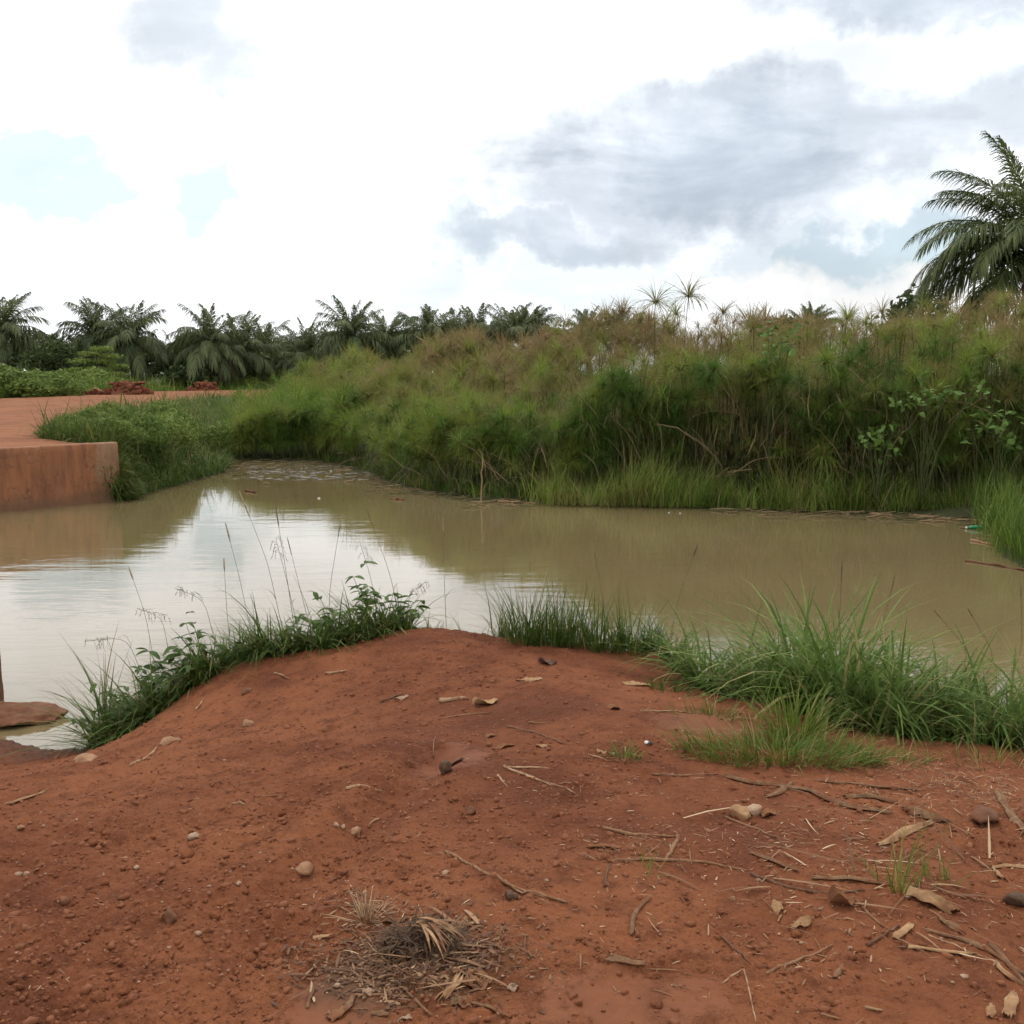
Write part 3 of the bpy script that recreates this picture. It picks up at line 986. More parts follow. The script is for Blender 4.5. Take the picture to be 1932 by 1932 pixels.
def trunk_mesh(name, h, r0, seed):
    n = max(10, int(h * 5))
    A = Acc()
    zz = np.linspace(-0.3, h, n)
    V, Q, T = tube(np.stack([0.05 * np.sin(zz), 0.04 * np.cos(zz * .8), zz], 1), r0 * (1 + 0.35 * np.exp(-np.maximum(zz, 0))) * (1 + 0.06 * np.cos(np.arange(n) * 2.4)), 10)
    A.add(V, Q, T)
    # old leaf bases spiralling up under the crown
    for i in range(46):
        a = i * 2.4
        zc = h - 0.05 * i
        d_ = np.array([math.cos(a), math.sin(a), 0])
        s_ = np.array([-d_[1], d_[0], 0])
        b0 = d_ * r0 * .8 + np.array([0, 0, zc - .1])
        tp = d_ * (r0 + .2) + np.array([0, 0, zc + .16])
        A.add([b0 - s_ * .1, b0 + s_ * .1, b0 + np.array([0, 0, -.12]), tp], tris=[[0, 1, 3], [1, 2, 3], [2, 0, 3]])
    return A.mesh(name, M['trunk'])


FAR_FRONDS = []
for k, (e0, bend) in enumerate([(83, 30), (73, 50), (63, 68), (51, 84), (36, 94), (18, 88), (-6, 66)]):
    FAR_FRONDS.append([frond_mesh('frond', 4.7 if k > 0 else 4.1, R(e0), R(bend), 40, 1.12, 0.10, M['palm'], 10 * k + j, 0.85, 0.05) for j in range(2)])
FAR_DEAD = frond_mesh('dry_frond', 4.2, R(-8), R(70), 30, .8, .09, M['palm_dead'], 77, .9, .05, .2)
TRUNK_FAR = trunk_mesh('trunk', 5.2, 0.34, 1)


def far_palm(px, top, Y, label, group, size=1.0, n=36, open_=1.0):
    """a palm whose crown heart sits below the given top pixel"""
    zt = at_depth(px, top, Y)[2]
    heart = zt - 3.7 * size
    g = 1.0
    e = link('oil_palm', None, loc=(at_depth(px, top, Y)[0], Y, g))
    tag(e, label, 'palm tree', group)
    hh = heart - g
    e.rotation_euler = (random.uniform(-.05, .05), random.uniform(-.06, .06), 0)
    link('trunk', TRUNK_FAR, e, scale=(size, size, hh / 5.2))
    a0 = random.uniform(0, 6.28)
    for i in range(n):
        q = (i / (n - 1)) ** 0.85
        lev = min(6, int(q * 7 * open_))
        f = link('frond', FAR_FRONDS[lev][i % 2], e, loc=(0, 0, hh), scale=size * random.uniform(.8, 1.12))
        f.rotation_euler = (random.uniform(-.2, .2), random.uniform(-.2, .2), a0 + i * 2.39996 + random.uniform(-.2, .2))
    for i in range(random.choice([0, 2, 3, 5])):
        f = link('dry_frond', FAR_DEAD, e, loc=(0, 0, hh - .2), scale=size * random.uniform(.7, 1.0))
        f.rotation_euler = (random.uniform(-.2, .2), random.uniform(-.15, .15), random.uniform(0, 6.28))
    return e


GP = 'oil palms in the plantation beyond the road'
far_palm(2, 553, 96, 'tall oil palm cut by the left edge of the picture, arching over the green scrub', GP, 1.05)
far_palm(176, 567, 100, 'oil palm with a feathery crown standing behind the larger soil heap, over a grey-green tree', GP, 1.0)
far_palm(248, 569, 97, 'oil palm just right of and overlapping the palm above the larger soil heap', GP, 1.0)
far_palm(394, 576, 94, 'full oil palm directly above the smaller soil heap, its dark trunk showing', GP, 0.98)
far_palm(450, 599, 98, 'lower oil palm crowding the right side of the palm above the smaller soil heap', GP, .95)
far_palm(500, 608, 108, 'small-looking oil palm in the dip of the tree line, left of a darker drooping palm', GP, .95)
far_palm(573, 610, 104, 'dark drooping oil palm above the low green end of the papyrus', GP, 1.0)
far_palm(657, 569, 98, 'tall oil palm with a rounded open crown, the highest over the green papyrus slope', GP, 1.0)
far_palm(724, 590, 104, 'slender oil palm close to the right of the tallest middle palm', GP, .9)
far_palm(801, 577, 100, 'oil palm with stiff upright fronds above the rusty papyrus tops', GP, 1.0, open_=.7)
far_palm(852, 591, 110, 'half-hidden oil palm between two upright-fronded palms', GP, .95, open_=.8)
far_palm(893, 585, 106, 'oil palm with spiky fronds left of the last full palm in the row', GP, .95, open_=.75)
far_palm(957, 578, 100, 'broad upright oil palm near the right end of the palm row', GP, 1.0, open_=.65)
far_palm(1002, 578, 104, 'oil palm at the right end of the row, beside a thin feathery bush', GP, .95, open_=.7)
far_palm(1113, 586, 112, 'lone oil palm top peeping over the brown papyrus left of the tall papyrus heads', GP, .85, open_=.7)
far_palm(1172, 588, 116, 'small palm tuft right beside the two tall papyrus heads', GP, .8, open_=.7)
far_palm(1530, 577, 118, 'oil palm top showing beside a dark tree above the brown papyrus on the right', GP, .95, open_=.6)
for i in range(17):
    px = 30 + i * 59 + random.uniform(-16, 16)
    far_palm(px, random.uniform(617, 636), random.uniform(124, 150), '%s from the left of the dim back-row oil palms showing between nearer palms' % ORD[i],
             'back rows of oil palms', random.uniform(.9, 1.05), n=24)

# the large palm at the right edge
NEAR = {}
for k, (e0, bend) in enumerate([(82, 40), (66, 70), (46, 88), (28, 92), (8, 80), (-20, 55)]):
    NEAR[k] = frond_mesh('frond', 4.9, R(e0), R(bend), 84, 1.0, 0.058, M['palm_near'] if k < 4 else M['palm_near'], 200 + k, 0.62, 0.045)
DEAD = [frond_mesh('dry_frond', 4.4, R(12), R(86), 60, 0.7, 0.045, M['palm_dead'], 301, 0.75, 0.04, .25),
        frond_mesh('dry_frond', 4.2, R(-14), R(66), 60, 0.65, 0.045, M['palm_dead'], 302, 0.9, 0.04, .3)]
YP = 38.0
heart = at_depth(1954, 486, YP)
e = link('oil_palm', None, loc=(heart[0], YP, 0.1))
tag(e, 'big near oil palm with long arching fronds at the right edge above the papyrus', 'palm tree')
hz_ = heart[2] - 0.1
link('trunk', trunk_mesh('trunk', hz_, 0.36, 5), e)
spec = [(172, 0, 1.0), (200, 0, .95), (20, 0, 1), (268, 0, .9), (180, 1, 1.05), (150, 1, .95), (215, 1, .9), (186, 2, 1.05), (160, 3, .98), (196, 3, 1.03), (235, 2, .95), (265, 1, .95),
        (300, 2, .95), (330, 1, 1), (0, 2, 1), (40, 2, 1), (80, 1, 1), (110, 2, 1), (140, 3, 1), (225, 4, .95), (255, 3, .95), (290, 3, 1), (320, 4, 1), (10, 4, 1), (60, 3, 1), (100, 4, 1), (205, 5, .9), (350, 3, 1), (178, 3, 1.0), (205, 2, .98), (184, 4, 1.0), (168, 2, 1.0), (190, 1, .95), (222, 3, .95), (196, 4, .95), (170, 4, .95), (160, 1, .9)]
for a, k, sc in spec:
    link('frond', NEAR[k], e, loc=(0, 0, hz_), rot=(random.uniform(-.1, .1), random.uniform(-.08, .08), R(a + random.uniform(-5, 5))), scale=sc)
for a, k, sc in [(190, 0, 1.0), (172, 1, 1.0), (212, 1, .95), (240, 0, .9), (150, 1, .95), (280, 1, 1), (320, 0, 1), (20, 1, 1), (80, 0, 1), (228, 1, .85), (196, 1, .8)]:
    link('dry_frond', DEAD[k], e, loc=(0, 0, hz_ - .25), rot=(random.uniform(-.15, .15), random.uniform(-.1, .1), R(a)), scale=sc)

# ------------------------------------------------------------------ broadleaf trees and scrub of the far side


def leaf_cloud(name, lobes, n, size, mat, seed):
    """leaf-sized faces spread through several uneven lobes"""
    r = np.random.default_rng(seed)
    A = Acc()
    for (cx_, cy_, cz_, rx, ry, rz) in lobes:
        m_ = int(n * rx * rz / sum(l[3] * l[5] for l in lobes))
        u = r.normal(size=(m_, 3))
        u /= np.linalg.norm(u, axis=1)[:, None]
        rad = r.uniform(.45, 1.08, m_) ** .6
        rad *= 1 + 0.25 * np.sin(u[:, 0] * 7 + seed) * np.cos(u[:, 2] * 6)
        P_ = np.array([cx_, cy_, cz_]) + u * rad[:, None] * np.array([rx, ry, rz])
        nrm_ = u + r.normal(0, .7, (m_, 3))
        nrm_ /= np.linalg.norm(nrm_, axis=1)[:, None]
        a = np.cross(nrm_, r.normal(size=(m_, 3)))
        a /= np.linalg.norm(a, axis=1)[:, None]
        c_ = np.cross(nrm_, a)
        s_ = size * r.uniform(.6, 1.3, m_)[:, None]
        V = np.stack([P_ - a * s_, P_ - c_ * s_ * .45, P_ + a * s_, P_ + c_ * s_ * .45], 1).reshape(-1, 3)
        A.add(V, np.arange(m_ * 4).reshape(-1, 4), None, np.repeat(r.uniform(0, 1, m_), 4))
    return A.mesh(name, mat)


def tree_stem(name, h, seed, r0=0.14):
    r = np.random.default_rng(seed)
    A = Acc()
    main = resample([[0, 0, -.3], [0.1, 0, h * .4], [-.1, .1, h * .85]], 8, .03)
    V, Q, T = tube(main, np.linspace(r0, r0 * .35, 8), 7)
    A.add(V, Q, T)
    for i in range(6):
        a = i * 1.9
        b0 = main[3 + i % 4]
        V, Q, T = tube(resample([b0, b0 + [math.cos(a) * h * .16, math.sin(a) * h * .16, h * .12], b0 + [math.cos(a) * h * .33, math.sin(a) * h * .33, h * .3]], 6), np.linspace(r0 * .4, r0 * .1, 6), 5)
        A.add(V, Q, T)
    return A.mesh(name, M['trunk'])


CROWN = [leaf_cloud('crown', [(0, 0, 3.1, 1.9, 1.7, 1.0), (-1.1, .3, 2.3, 1.2, 1.1, .8), (1.2, -.2, 2.2, 1.3, 1.1, .9), (.2, -.3, 3.8, 1.1, 1.0, .6)], 2600, .17, M['tree_leaf'], 1),
         leaf_cloud('crown', [(0, 0, 2.6, 1.4, 1.4, 1.3), (.6, .2, 3.7, 1.0, .9, .8), (-.8, 0, 1.6, 1.1, 1.0, .9), (.9, 0, 1.4, 1.0, 1, .8)], 2400, .17, M['tree_leaf'], 2),
         leaf_cloud('crown', [(0, 0, 1.0, 1.3, 1.2, .8), (-.9, .1, .8, .9, .8, .6), (.9, -.1, .7, .9, .9, .6), (.1, 0, 1.6, .7, .7, .5)], 2000, .14, M['tree_leaf'], 3),
         leaf_cloud('crown', [(0.3, 0, 3.5, 1.0, .9, .22), (-.6, 0, 3.1, .9, .8, .2), (1.0, 0, 2.9, 1.0, .9, .22), (-1.2, .2, 2.5, 1.1, .9, .22), (.2, .2, 2.5, 1.2, .9, .25), (1.5, .1, 2.1, .9, .8, .22), (-1.7, 0, 1.8, .9, .8, .22), (-.3, 0, 1.8, 1.3, 1.0, .28), (1.1, 0, 1.4, 1.1, .9, .28), (-1.0, 0, 1.1, 1.1, .9, .28), (.3, 0, .8, 1.4, 1.0, .35)], 5200, .11, M['scrub_leaf'], 4)]
SCRUB = leaf_cloud('crown', [(0, 0, .9, 1.3, 1.2, .8), (-.9, .1, .6, .9, .8, .6), (.9, -.1, .6, .9, .9, .6), (.1, 0, 1.3, .7, .7, .5)], 5200, .085, M['scrub_leaf'], 8)
TSTEM = [tree_stem('trunk', 3.6, 1), tree_stem('trunk', 3.6, 2), tree_stem('trunk', 1.8, 3, .08), tree_stem('trunk', 3.6, 4)]


def tree(px, py_base, Y, kind, sc, label, cat='tree', group=None, z=None, sx=1.0, name=None):
    p_ = at_depth(px, py_base, Y)
    e = link(name or ('broadleaf_tree' if kind != 2 else 'shrub'), None, loc=(p_[0], Y, p_[2] if z is None else z), rot=(0, 0, random.uniform(-.5, .5)), scale=(sc * sx, sc * sx, sc))
    tag(e, label, cat, group)
    link('trunk', TSTEM[kind], e)
    link('crown', CROWN[kind], e)
    return e


tree(188, 730, 84, 3, 1.0, 'grey-green tree with layered feathery foliage right behind the larger soil heap', z=1.0)
tree(1470, 650, 70, 0, 1.25, 'dark round-topped tree just showing above the brown papyrus on the right', z=.8)
tree(1412, 690, 74, 1, 1.0, 'low dark tree beside the round-topped one above the papyrus', z=.8)
tree(1712, 650, 52, 1, 1.38, 'brownish-green bushy tree rising behind the papyrus left of the big palm', z=.5)
tree(1044, 650, 60, 1, .92, 'thin feathery bush right of the palm row above the papyrus', z=1.0)
tree(905, 690, 118, 0, 1.55, 'dark leafy tree filling the gap under the upright palms', z=1.0)
tree(690, 700, 112, 0, 1.3, 'dark leafy tree low between two palms above the papyrus slope', z=1.0)
UL = [(60, 92, 0, 1.0, 1.2), (110, 106, 1, 1.25, 1.3), (300, 104, 1, 1.1, 1.2), (330, 92, 2, 1.3, 1.2), (345, 112, 0, 1.4, 1.1), (420, 110, 1, 1.2, 1.3), (470, 104, 2, 1.7, 1.2),
                                         (530, 112, 1, 1.1, 1.4), (610, 118, 0, 1.2, 1.3), (760, 116, 0, 1.4, 1.3), (30, 120, 0, 1.4, 1.4), (230, 122, 0, 1.3, 1.4), (390, 124, 0, 1.3, 1.4), (540, 128, 0, 1.3, 1.5), (150, 128, 1, 1.4, 1.3), (830, 122, 0, 1.4, 1.3)]
rank = {q: i for i, q in enumerate(sorted(w_[0] for w_ in UL))}
for i, (px, Y, k, sc, sx) in enumerate(UL):
    tree(px, 0, Y, k, sc, '%s from the left of the dark undergrowth trees between the palm trunks' % ORD[rank[px]], 'tree', 'undergrowth trees among the palms', z=1.0, sx=sx)
# green scrub beyond the road on the left
GS = 'green bushes along the far road edge'
BL = [(-40, 62, 1.15), (8, 64, 1.0), (50, 65, .8), (90, 74, .9), (128, 78, .8), (24, 72, 1.1), (72, 77, 1.1), (138, 82, 1.0), (345, 97, .8), (376, 99, .8), (412, 98, .7), (446, 96, .8), (326, 101, 1.0), (304, 98, .7), (162, 86, .9)]
rank = {q: i for i, q in enumerate(sorted(w_[0] for w_ in BL))}
for i, (px, Y, sc) in enumerate(BL):
    t_ = tree(px, 0, Y, 2, sc * random.uniform(.75, 1.1), '%s from the left of the low green bushes along the far road side' % ORD[rank[px]], 'bush', GS, z=1.0, sx=1.5)
    for ch in t_.children:
        if ch.name.startswith('crown'):
            ch.data = SCRUB

# ------------------------------------------------------------------ papyrus thicket


def umbel_mesh(name, n, tint_rng, seed, L=0.36, up=0.0, hub=True, droop=1.0, w=0.0065, segs=3):
    r = np.random.default_rng(seed)
    az = r.uniform(0, 2 * np.pi, n)
    lean = np.arccos(r.uniform(math.cos(R(88 - up)), 1, n))
    ti = np.clip(r.normal(r.uniform(*tint_rng), .045, n), 0, 1)
    V, Q, t_ = blades(np.zeros((n, 3)), az, L * r.uniform(.75, 1.15, n), w, lean, droop * r.uniform(.5, 1.3, n) * (0.35 + lean * .75), segs, ti, taper=3.0, twist=1.2)
    A = Acc()
    A.add(V, Q, None, t_)
    me = A.mesh(name, M['papyrus_head'])
    return me


def bract_mesh(seed):
    r = np.random.default_rng(seed)
    A = Acc()
    n = 9
    V, Q, t_ = blades(np.zeros((n, 3)), r.uniform(0, 6.28, n), .085, .022, R(60), .4, 2, .7)
    A.add(V, Q, None, t_)
    V, T = icosphere(1)
    A.add(V * [.022, .022, .03], None, T, .7)
    return A.mesh('bract', M['bract'])


UMB = {'green': [umbel_mesh('umbel', 190, (.02, .30), 40 + i) for i in range(4)],
       'lime': [umbel_mesh('umbel', 190, (.25, .50), 50 + i) for i in range(3)],
       'olive': [umbel_mesh('umbel', 160, (.42, .74), 60 + i) for i in range(4)],
       'brown': [umbel_mesh('umbel', 120, (.72, 1.0), 70 + i, droop=1.3) for i in range(3)]}
SKY_UMB = [umbel_mesh('umbel', 96, (.50, .70), 80 + i, L=.56, up=-4, droop=1.05, w=.013, segs=6) for i in range(3)]
BRACT = bract_mesh(1)


def stem_mesh(name, h, tint, r0=.013, lean=.0, seed=0):
    n = 7
    z = np.linspace(-.15, h, n)
    q = np.clip(z / h, 0, 1)
    V, Q, T = tube(np.stack([lean * h * q ** 2, .02 * np.sin(q * 4 + seed), z], 1), np.linspace(r0, r0 * .55, n), 3)
    A = Acc()
    A.add(V, Q, T, tint)
    return A.mesh(name, M['stem'])


STEM = {h: [stem_mesh('stem', h, t_, lean=l_, seed=k) for k, (t_, l_) in enumerate(((.2, .05), (.4, .12), (.6, -.04)))] for h in (1.0, 1.6, 2.2, 2.8, 3.4, 4.0)}
YTOP = np.array([(300, 752), (440, 738), (480, 712), (540, 694), (600, 684), (660, 672), (720, 658), (800, 648), (900, 634), (1000, 618), (1060, 612), (1150, 603), (1250, 606), (1350, 612),
                 (1450, 618), (1550, 614), (1650, 606), (1700, 592), (1800, 590), (1932, 562), (2400, 560)], float)
FPX = np.array([(430, 871), (520, 868), (600, 868), (680, 886), (740, 908), (800, 924), (900, 938), (1060, 944), (1200, 946), (1400, 950), (1550, 956), (1700, 958), (1850, 960), (2400, 966)], float)


def thicket_pos(px, s):
    py = np.interp(px, FPX[:, 0], FPX[:, 1])
    f = on_plane(px, py, 0)[:2]
    dist = np.linalg.norm(f)
    return f * (1 + s / dist)


def thicket_h(px, s):
    S = np.interp(px, [430, 900, 1300, 2000], [12, 13, 10, 8])
    pb = thicket_pos(px, S)
    hb = EYE + (705 - np.interp(px, YTOP[:, 0], YTOP[:, 1])) / F * pb[1] - 0.12
    hf = np.interp(px, [430, 560, 900, 1100, 1300, 2000], [0.8, 1.15, 1.25, 1.7, 2.35, 2.6])
    q = min(1.0, s / S)
    return hf + (hb - hf) * (q ** .8)


plants = []
r = np.random.default_rng(11)


def tint_kind(px, q, h_, ht, inner=False):
    """green low down and toward the left, rusty on top and to the right"""
    dry = np.interp(px, [430, 560, 700, 850, 1000, 1300, 2000], [0.02, 0.10, 0.36, 0.50, 0.58, 0.62, 0.66])
    dry = dry * np.interp(q, [0, .12, .35, .7, 1], [.12, .34, 1.0, 1.35, 1.5]) + r.normal(0, .08) + .45 * clumps(*thicket_pos(px, q * 12), 5)
    if inner:
        dry += np.interp(px, [430, 1000, 1300], [0, .10, .38])
    kind = 'green' if dry < .17 else ('olive' if dry < .58 else 'brown')
    if kind == 'green' and (r.random() < np.interp(px, [430, 800, 1100, 2000], [.75, .55, .2, .08])):
        kind = 'lime'
    if kind != 'green' and r.random() < .12:
        kind = 'olive'
    return kind


def clumps(x, y, seed=0):
    return float(pnoise(x * .42, y * .42, 41 + seed)[()] + .55 * pnoise(x * 1.0, y * 1.0, 43 + seed)[()])


def add_plant(px, s, h_, inner=False):
    S = np.interp(px, [430, 900, 1300, 2000], [13, 14, 12, 11])
    p_ = thicket_pos(px, s)
    cl_ = clumps(p_[0], p_[1])
    if not inner and cl_ < -.30 and r.random() < .75:
        return
    h_ *= 1 + np.clip(.55 * cl_, -.28, .15) - (.055 + .06 * float(np.interp(px, [500, 700, 1050, 1200], [.6, 1, 1, 0]))) * min(1, s / 6)
    plants.append((s + r.uniform(0, .8) + (4 if inner else 0), px, p_[0], p_[1], h_, tint_kind(px, s / S, h_, 1, inner)))


# the sloping top surface
k = 0
while k < 1750:
    px = r.uniform(436, 2250)
    S = np.interp(px, [430, 900, 1300, 2000], [13, 14, 12, 11])
    s = S * r.uniform(0, 1) ** 1.1
    if (px < 520 and s > 8) or r.random() > thicket_pos(px, s)[1] / 32.0:
        continue
    add_plant(px, s, thicket_h(px, s) * (1 - abs(r.normal(0, .06))))
    k += 1
# the front face down to the water
for k in range(430):
    px = r.uniform(436, 1130) if k < 300 else r.uniform(1130, 2100)
    s = abs(r.normal(0, .8)) + .1
    add_plant(px, s, max(.35, thicket_h(px, s) * (r.uniform(.30, .98) if px < 1130 else r.uniform(.35, .98))))
# inside the thicket
for k in range(1500):
    px = r.uniform(500, 2200)
    s = r.uniform(1.4, 12.5)
    add_plant(px, s, thicket_h(px, s) * r.uniform(.22, .93), True)
# deeper rows and the shaded middle of the right-hand front
for k in range(700):
    px = r.uniform(620, 2200)
    s = r.uniform(11, 18)
    add_plant(px, s, thicket_h(px, 30) * r.uniform(.45, .98), True)
for k in range(620):
    px = r.uniform(1000, 2100)
    s = r.uniform(.5, 4.0)
    add_plant(px, s, thicket_h(px, s) * r.uniform(.18, .85), True)
for k in range(210):
    px = r.uniform(1080, 2050)
    add_plant(px, r.uniform(.05, 1.0), r.uniform(.75, 2.3))
plants.sort()
LAB = {'green': 'green papyrus with a soft feathery head, %s',
       'lime': 'yellow-green papyrus with a soft mop head, %s',
       'olive': 'olive-brown papyrus with a fading mop head, %s',
       'brown': 'rusty dried papyrus with a drooping head, %s'}


def zone(px):
    return ('on the low slope above the floating scum' if px < 700 else 'on the bank left of the straight dry reed' if px < 908 else 'between the dry reed and the bright grass strip' if px < 1050
            else 'behind the bright grass strip' if px < 1300 else 'in the thicket left of the large-leaved bush' if px < 1640 else 'around the large-leaved bush near the right edge')


GRP = {'green': 'green papyrus of the thicket', 'lime': 'yellow-green papyrus of the thicket', 'olive': 'olive-brown papyrus of the thicket', 'brown': 'rusty papyrus of the thicket'}
land0 = 0.04


def papyrus_plant(x, y, h, umb, label, group, sc=1.0, tilt=(0, 0), stem_k=0):
    e = link('papyrus_plant', None, loc=(x, y, land0), rot=(tilt[0], tilt[1], 0))
    tag(e, label, 'papyrus', group)
    hk = min(STEM, key=lambda q: abs(q - h))
    st_ = STEM[hk][stem_k % 3]
    z0 = random.uniform(0, 6.28)
    link('stem', st_, e, rot=(0, 0, z0), scale=(1, 1, h / hk))
    lean = (.05, .12, -.04)[stem_k % 3] * hk
    ux, uy = lean * math.cos(z0), lean * math.sin(z0)
    u = link('umbel', umb, e, loc=(ux, uy, h), rot=(random.uniform(-.35, .35), random.uniform(-.35, .35), random.uniform(0, 6.28)), scale=sc)
    link('bract', BRACT, u)
    return e


NI = 285
vis = [q for q in plants if q[1] < 1990]
chosen = set(id(q) for q in vis[:NI])
mass = Acc()
mst = Acc()
rngm = np.random.default_rng(5)
# reusable ray sets for the merged mass
RAYS = []
for i in range(6):
    n = 84
    az = rngm.uniform(0, 2 * np.pi, n)
    lean = np.arccos(rngm.uniform(math.cos(R(90)), 1, n))
    V, Q, _ = blades(np.zeros((n, 3)), az, .37 * rngm.uniform(.75, 1.15, n), .0085, lean, rngm.uniform(.5, 1.3, n) * (.35 + lean * .75), 2, .5, taper=3.0, twist=1.2)
    RAYS.append((V, Q, n))
TR = {'green': (.0, .28), 'lime': (.25, .5), 'olive': (.42, .74), 'brown': (.72, 1.0)}
for q in plants:
    _, px, x, y, h, kind = q
    if id(q) in chosen:
        u = random.choice(UMB[kind])
        papyrus_plant(x, y, h, u, LAB[kind] % zone(px), GRP[kind], random.uniform(.95, 1.55), (random.uniform(-.14, .14), random.uniform(-.14, .14)), random.randrange(3))
    else:
        V, Q, n = RAYS[rngm.integers(6)]
        a = rngm.uniform(0, 6.28)
        Rz = Matrix.Rotation(a, 3, 'Z') @ Matrix.Rotation(rngm.normal(0, .25), 3, 'X')
        sc = rngm.uniform(.85, 1.3) * (1.6 if y > 29 else 1.0)
        tr = TR[kind]
        ti = np.repeat(np.clip(rngm.normal(rngm.uniform(*tr), .045, n), 0, 1), 6)
        top = np.array([x, y, h + land0])
        mass.add(V @ np.array(Rz).T * sc + top, Q, None, ti)
        if y > 26 or rngm.random() < .35:
            continue
        b0 = np.array([x + rngm.normal(0, .45), y + rngm.normal(0, .3), -.1])
        sv, sq, stt = tube(np.array([b0, b0 * .5 + top * .5 + rngm.normal(0, .03, 3), top]), [.015, .012, .008], 3, cap=False)
        mst.add(sv, sq, None, rngm.choice([.0, .1, .2, .4, .6]))
o = tag(link('papyrus_mass', mass.mesh('papyrus_mass', M['papyrus'])), 'deep mass of papyrus heads filling the thicket behind the front plants', 'papyrus thicket', kind='stuff')
o2 = tag(link('papyrus_stems', mst.mesh('papyrus_stems', M['stem'])), 'crowded stems inside the papyrus thicket', 'papyrus thicket', kind='stuff')

# tall heads against the sky
for (px, py, Y, sc, k, lab) in [
        (1236, 573, 25, 1.0, 0, 'tall papyrus with a wide spidery head against the sky, left of the tallest pair'),
        (1285, 560, 25, 1.05, 1, 'tallest papyrus, its round spidery head on a straight stalk against the sky'),
        (1262, 594, 26, .72, 2, 'small dark papyrus head low between the two tallest ones'),
        (1355, 590, 25, .85, 1, 'papyrus head leaning right of the tallest pair, half against the sky'),
        (1426, 625, 21.5, 1.1, 0, 'papyrus with a long bare dark stalk standing in front of the thicket'),
        (1582, 601, 24, .72, 2, 'spiky papyrus head against the sky left of the brown bushy tree'),
        (1578, 616, 23, .55, 0, 'small brown papyrus bud just under the spiky head'),
        (1664, 588, 24, .66, 1, 'thin papyrus head against the sky touching the brown bushy tree'),
        (1648, 612, 22, .6, 2, 'dark-centred papyrus head below the thin one by the bushy tree'),
        (1745, 578, 24, .62, 0, 'papyrus head against the sky under the tips of the big palm'),
        (1517, 612, 25, .55, 1, 'rust-coloured papyrus head in front of the small palm top on the right')]:
    p_ = at_depth(px, py, Y)
    papyrus_plant(p_[0], Y, p_[2] - land0, SKY_UMB[k], lab, 'papyrus heads standing out against the sky', sc * 1.3, (0, 0), 0)

# dead leaves, sagging heads and fallen stems tangled in the foot of the thicket
A = Acc()
rt = np.random.default_rng(63)
n = 2600
px = np.where(rt.random(n) < .85, rt.uniform(1020, 2050, n), rt.uniform(560, 1020, n))
P_ = np.array([np.r_[thicket_pos(a, c), 0] for a, c in zip(px, rt.uniform(-.3, 2.4, n))])
P_[:, 2] = rt.uniform(.05, 1.0, n) ** 1.3 * np.interp(px, [560, 1000, 1200], [.6, 1.2, 2.3])
V, Q, t_ = blades(P_, rt.uniform(0, 6.28, n), rt.uniform(.25, 1.2, n), rt.uniform(.006, .016, n), rt.uniform(.1, 1.9, n), rt.uniform(0, 1.4, n), 4, np.clip(rt.normal(.68, .24, n), 0, 1), taper=4, twist=1.5)
A.add(V, Q, None, t_)
tag(link('dead_papyrus', A.mesh('dead_papyrus', M['stem'])), 'tangle of dead papyrus leaves and stems at the foot of the thicket', 'dead plants', kind='stuff')

# dry canes leaning through the thicket
r = np.random.default_rng(31)
CANES = []
for i in range(9):
    L = r.uniform(.6, 1.7)
    V, Q, T = tube(resample([[0, 0, 0], [L * .3, r.normal(0, .06), r.uniform(0, .12)], [L * .62, r.normal(0, .06), r.uniform(-.06, .14)], [L, 0, r.uniform(-.2, .1)]], 9, .010), np.linspace(.0105, .004, 9), 4)
    A = Acc()
    A.add(V, Q, T, r.uniform(.82, 1.0))
    CANES.append(A.mesh('dry_cane', M['stem']))
for i in range(74):
    px = r.uniform(1000, 1960) if i < 56 else r.uniform(600, 1000)
    s = r.uniform(-.35, .5)
    p_ = thicket_pos(px, s)
    o = link('dry_cane', CANES[i % 9], loc=(p_[0], p_[1], r.uniform(.15, 1.7 if px > 1050 else .4)), rot=(0, -r.uniform(.35, 1.6) if r.random() < .85 else r.uniform(0, .3), r.choice([0, math.pi]) + r.normal(0, .5)))
    tag(o, 'dry tan cane leaning among the papyrus stems on the far bank', 'cane', 'dry canes in the papyrus')
for (px, y0, y1, lab) in [(908, 947, 868, 'straight dry reed standing at the water in the middle of the far bank'), (1571, 948, 880, 'pale dry reed upright in the grass at the foot of the papyrus')]:
    a = on_plane(px, y0, 0)
    c = at_depth(px + 2, y1, a[1])
    V, Q, T = tube(resample([a - [0, 0, .1], (a + c) / 2, c], 8, .006), np.linspace(.02, .012, 8), 5)
    A = Acc()
    A.add(V, Q, T, .95)
    tag(link('dry_reed', A.mesh('dry_reed', M['stem'])), lab, 'reed')

# ------------------------------------------------------------------ far-bank grass and waterline litter
r = np.random.default_rng(12)


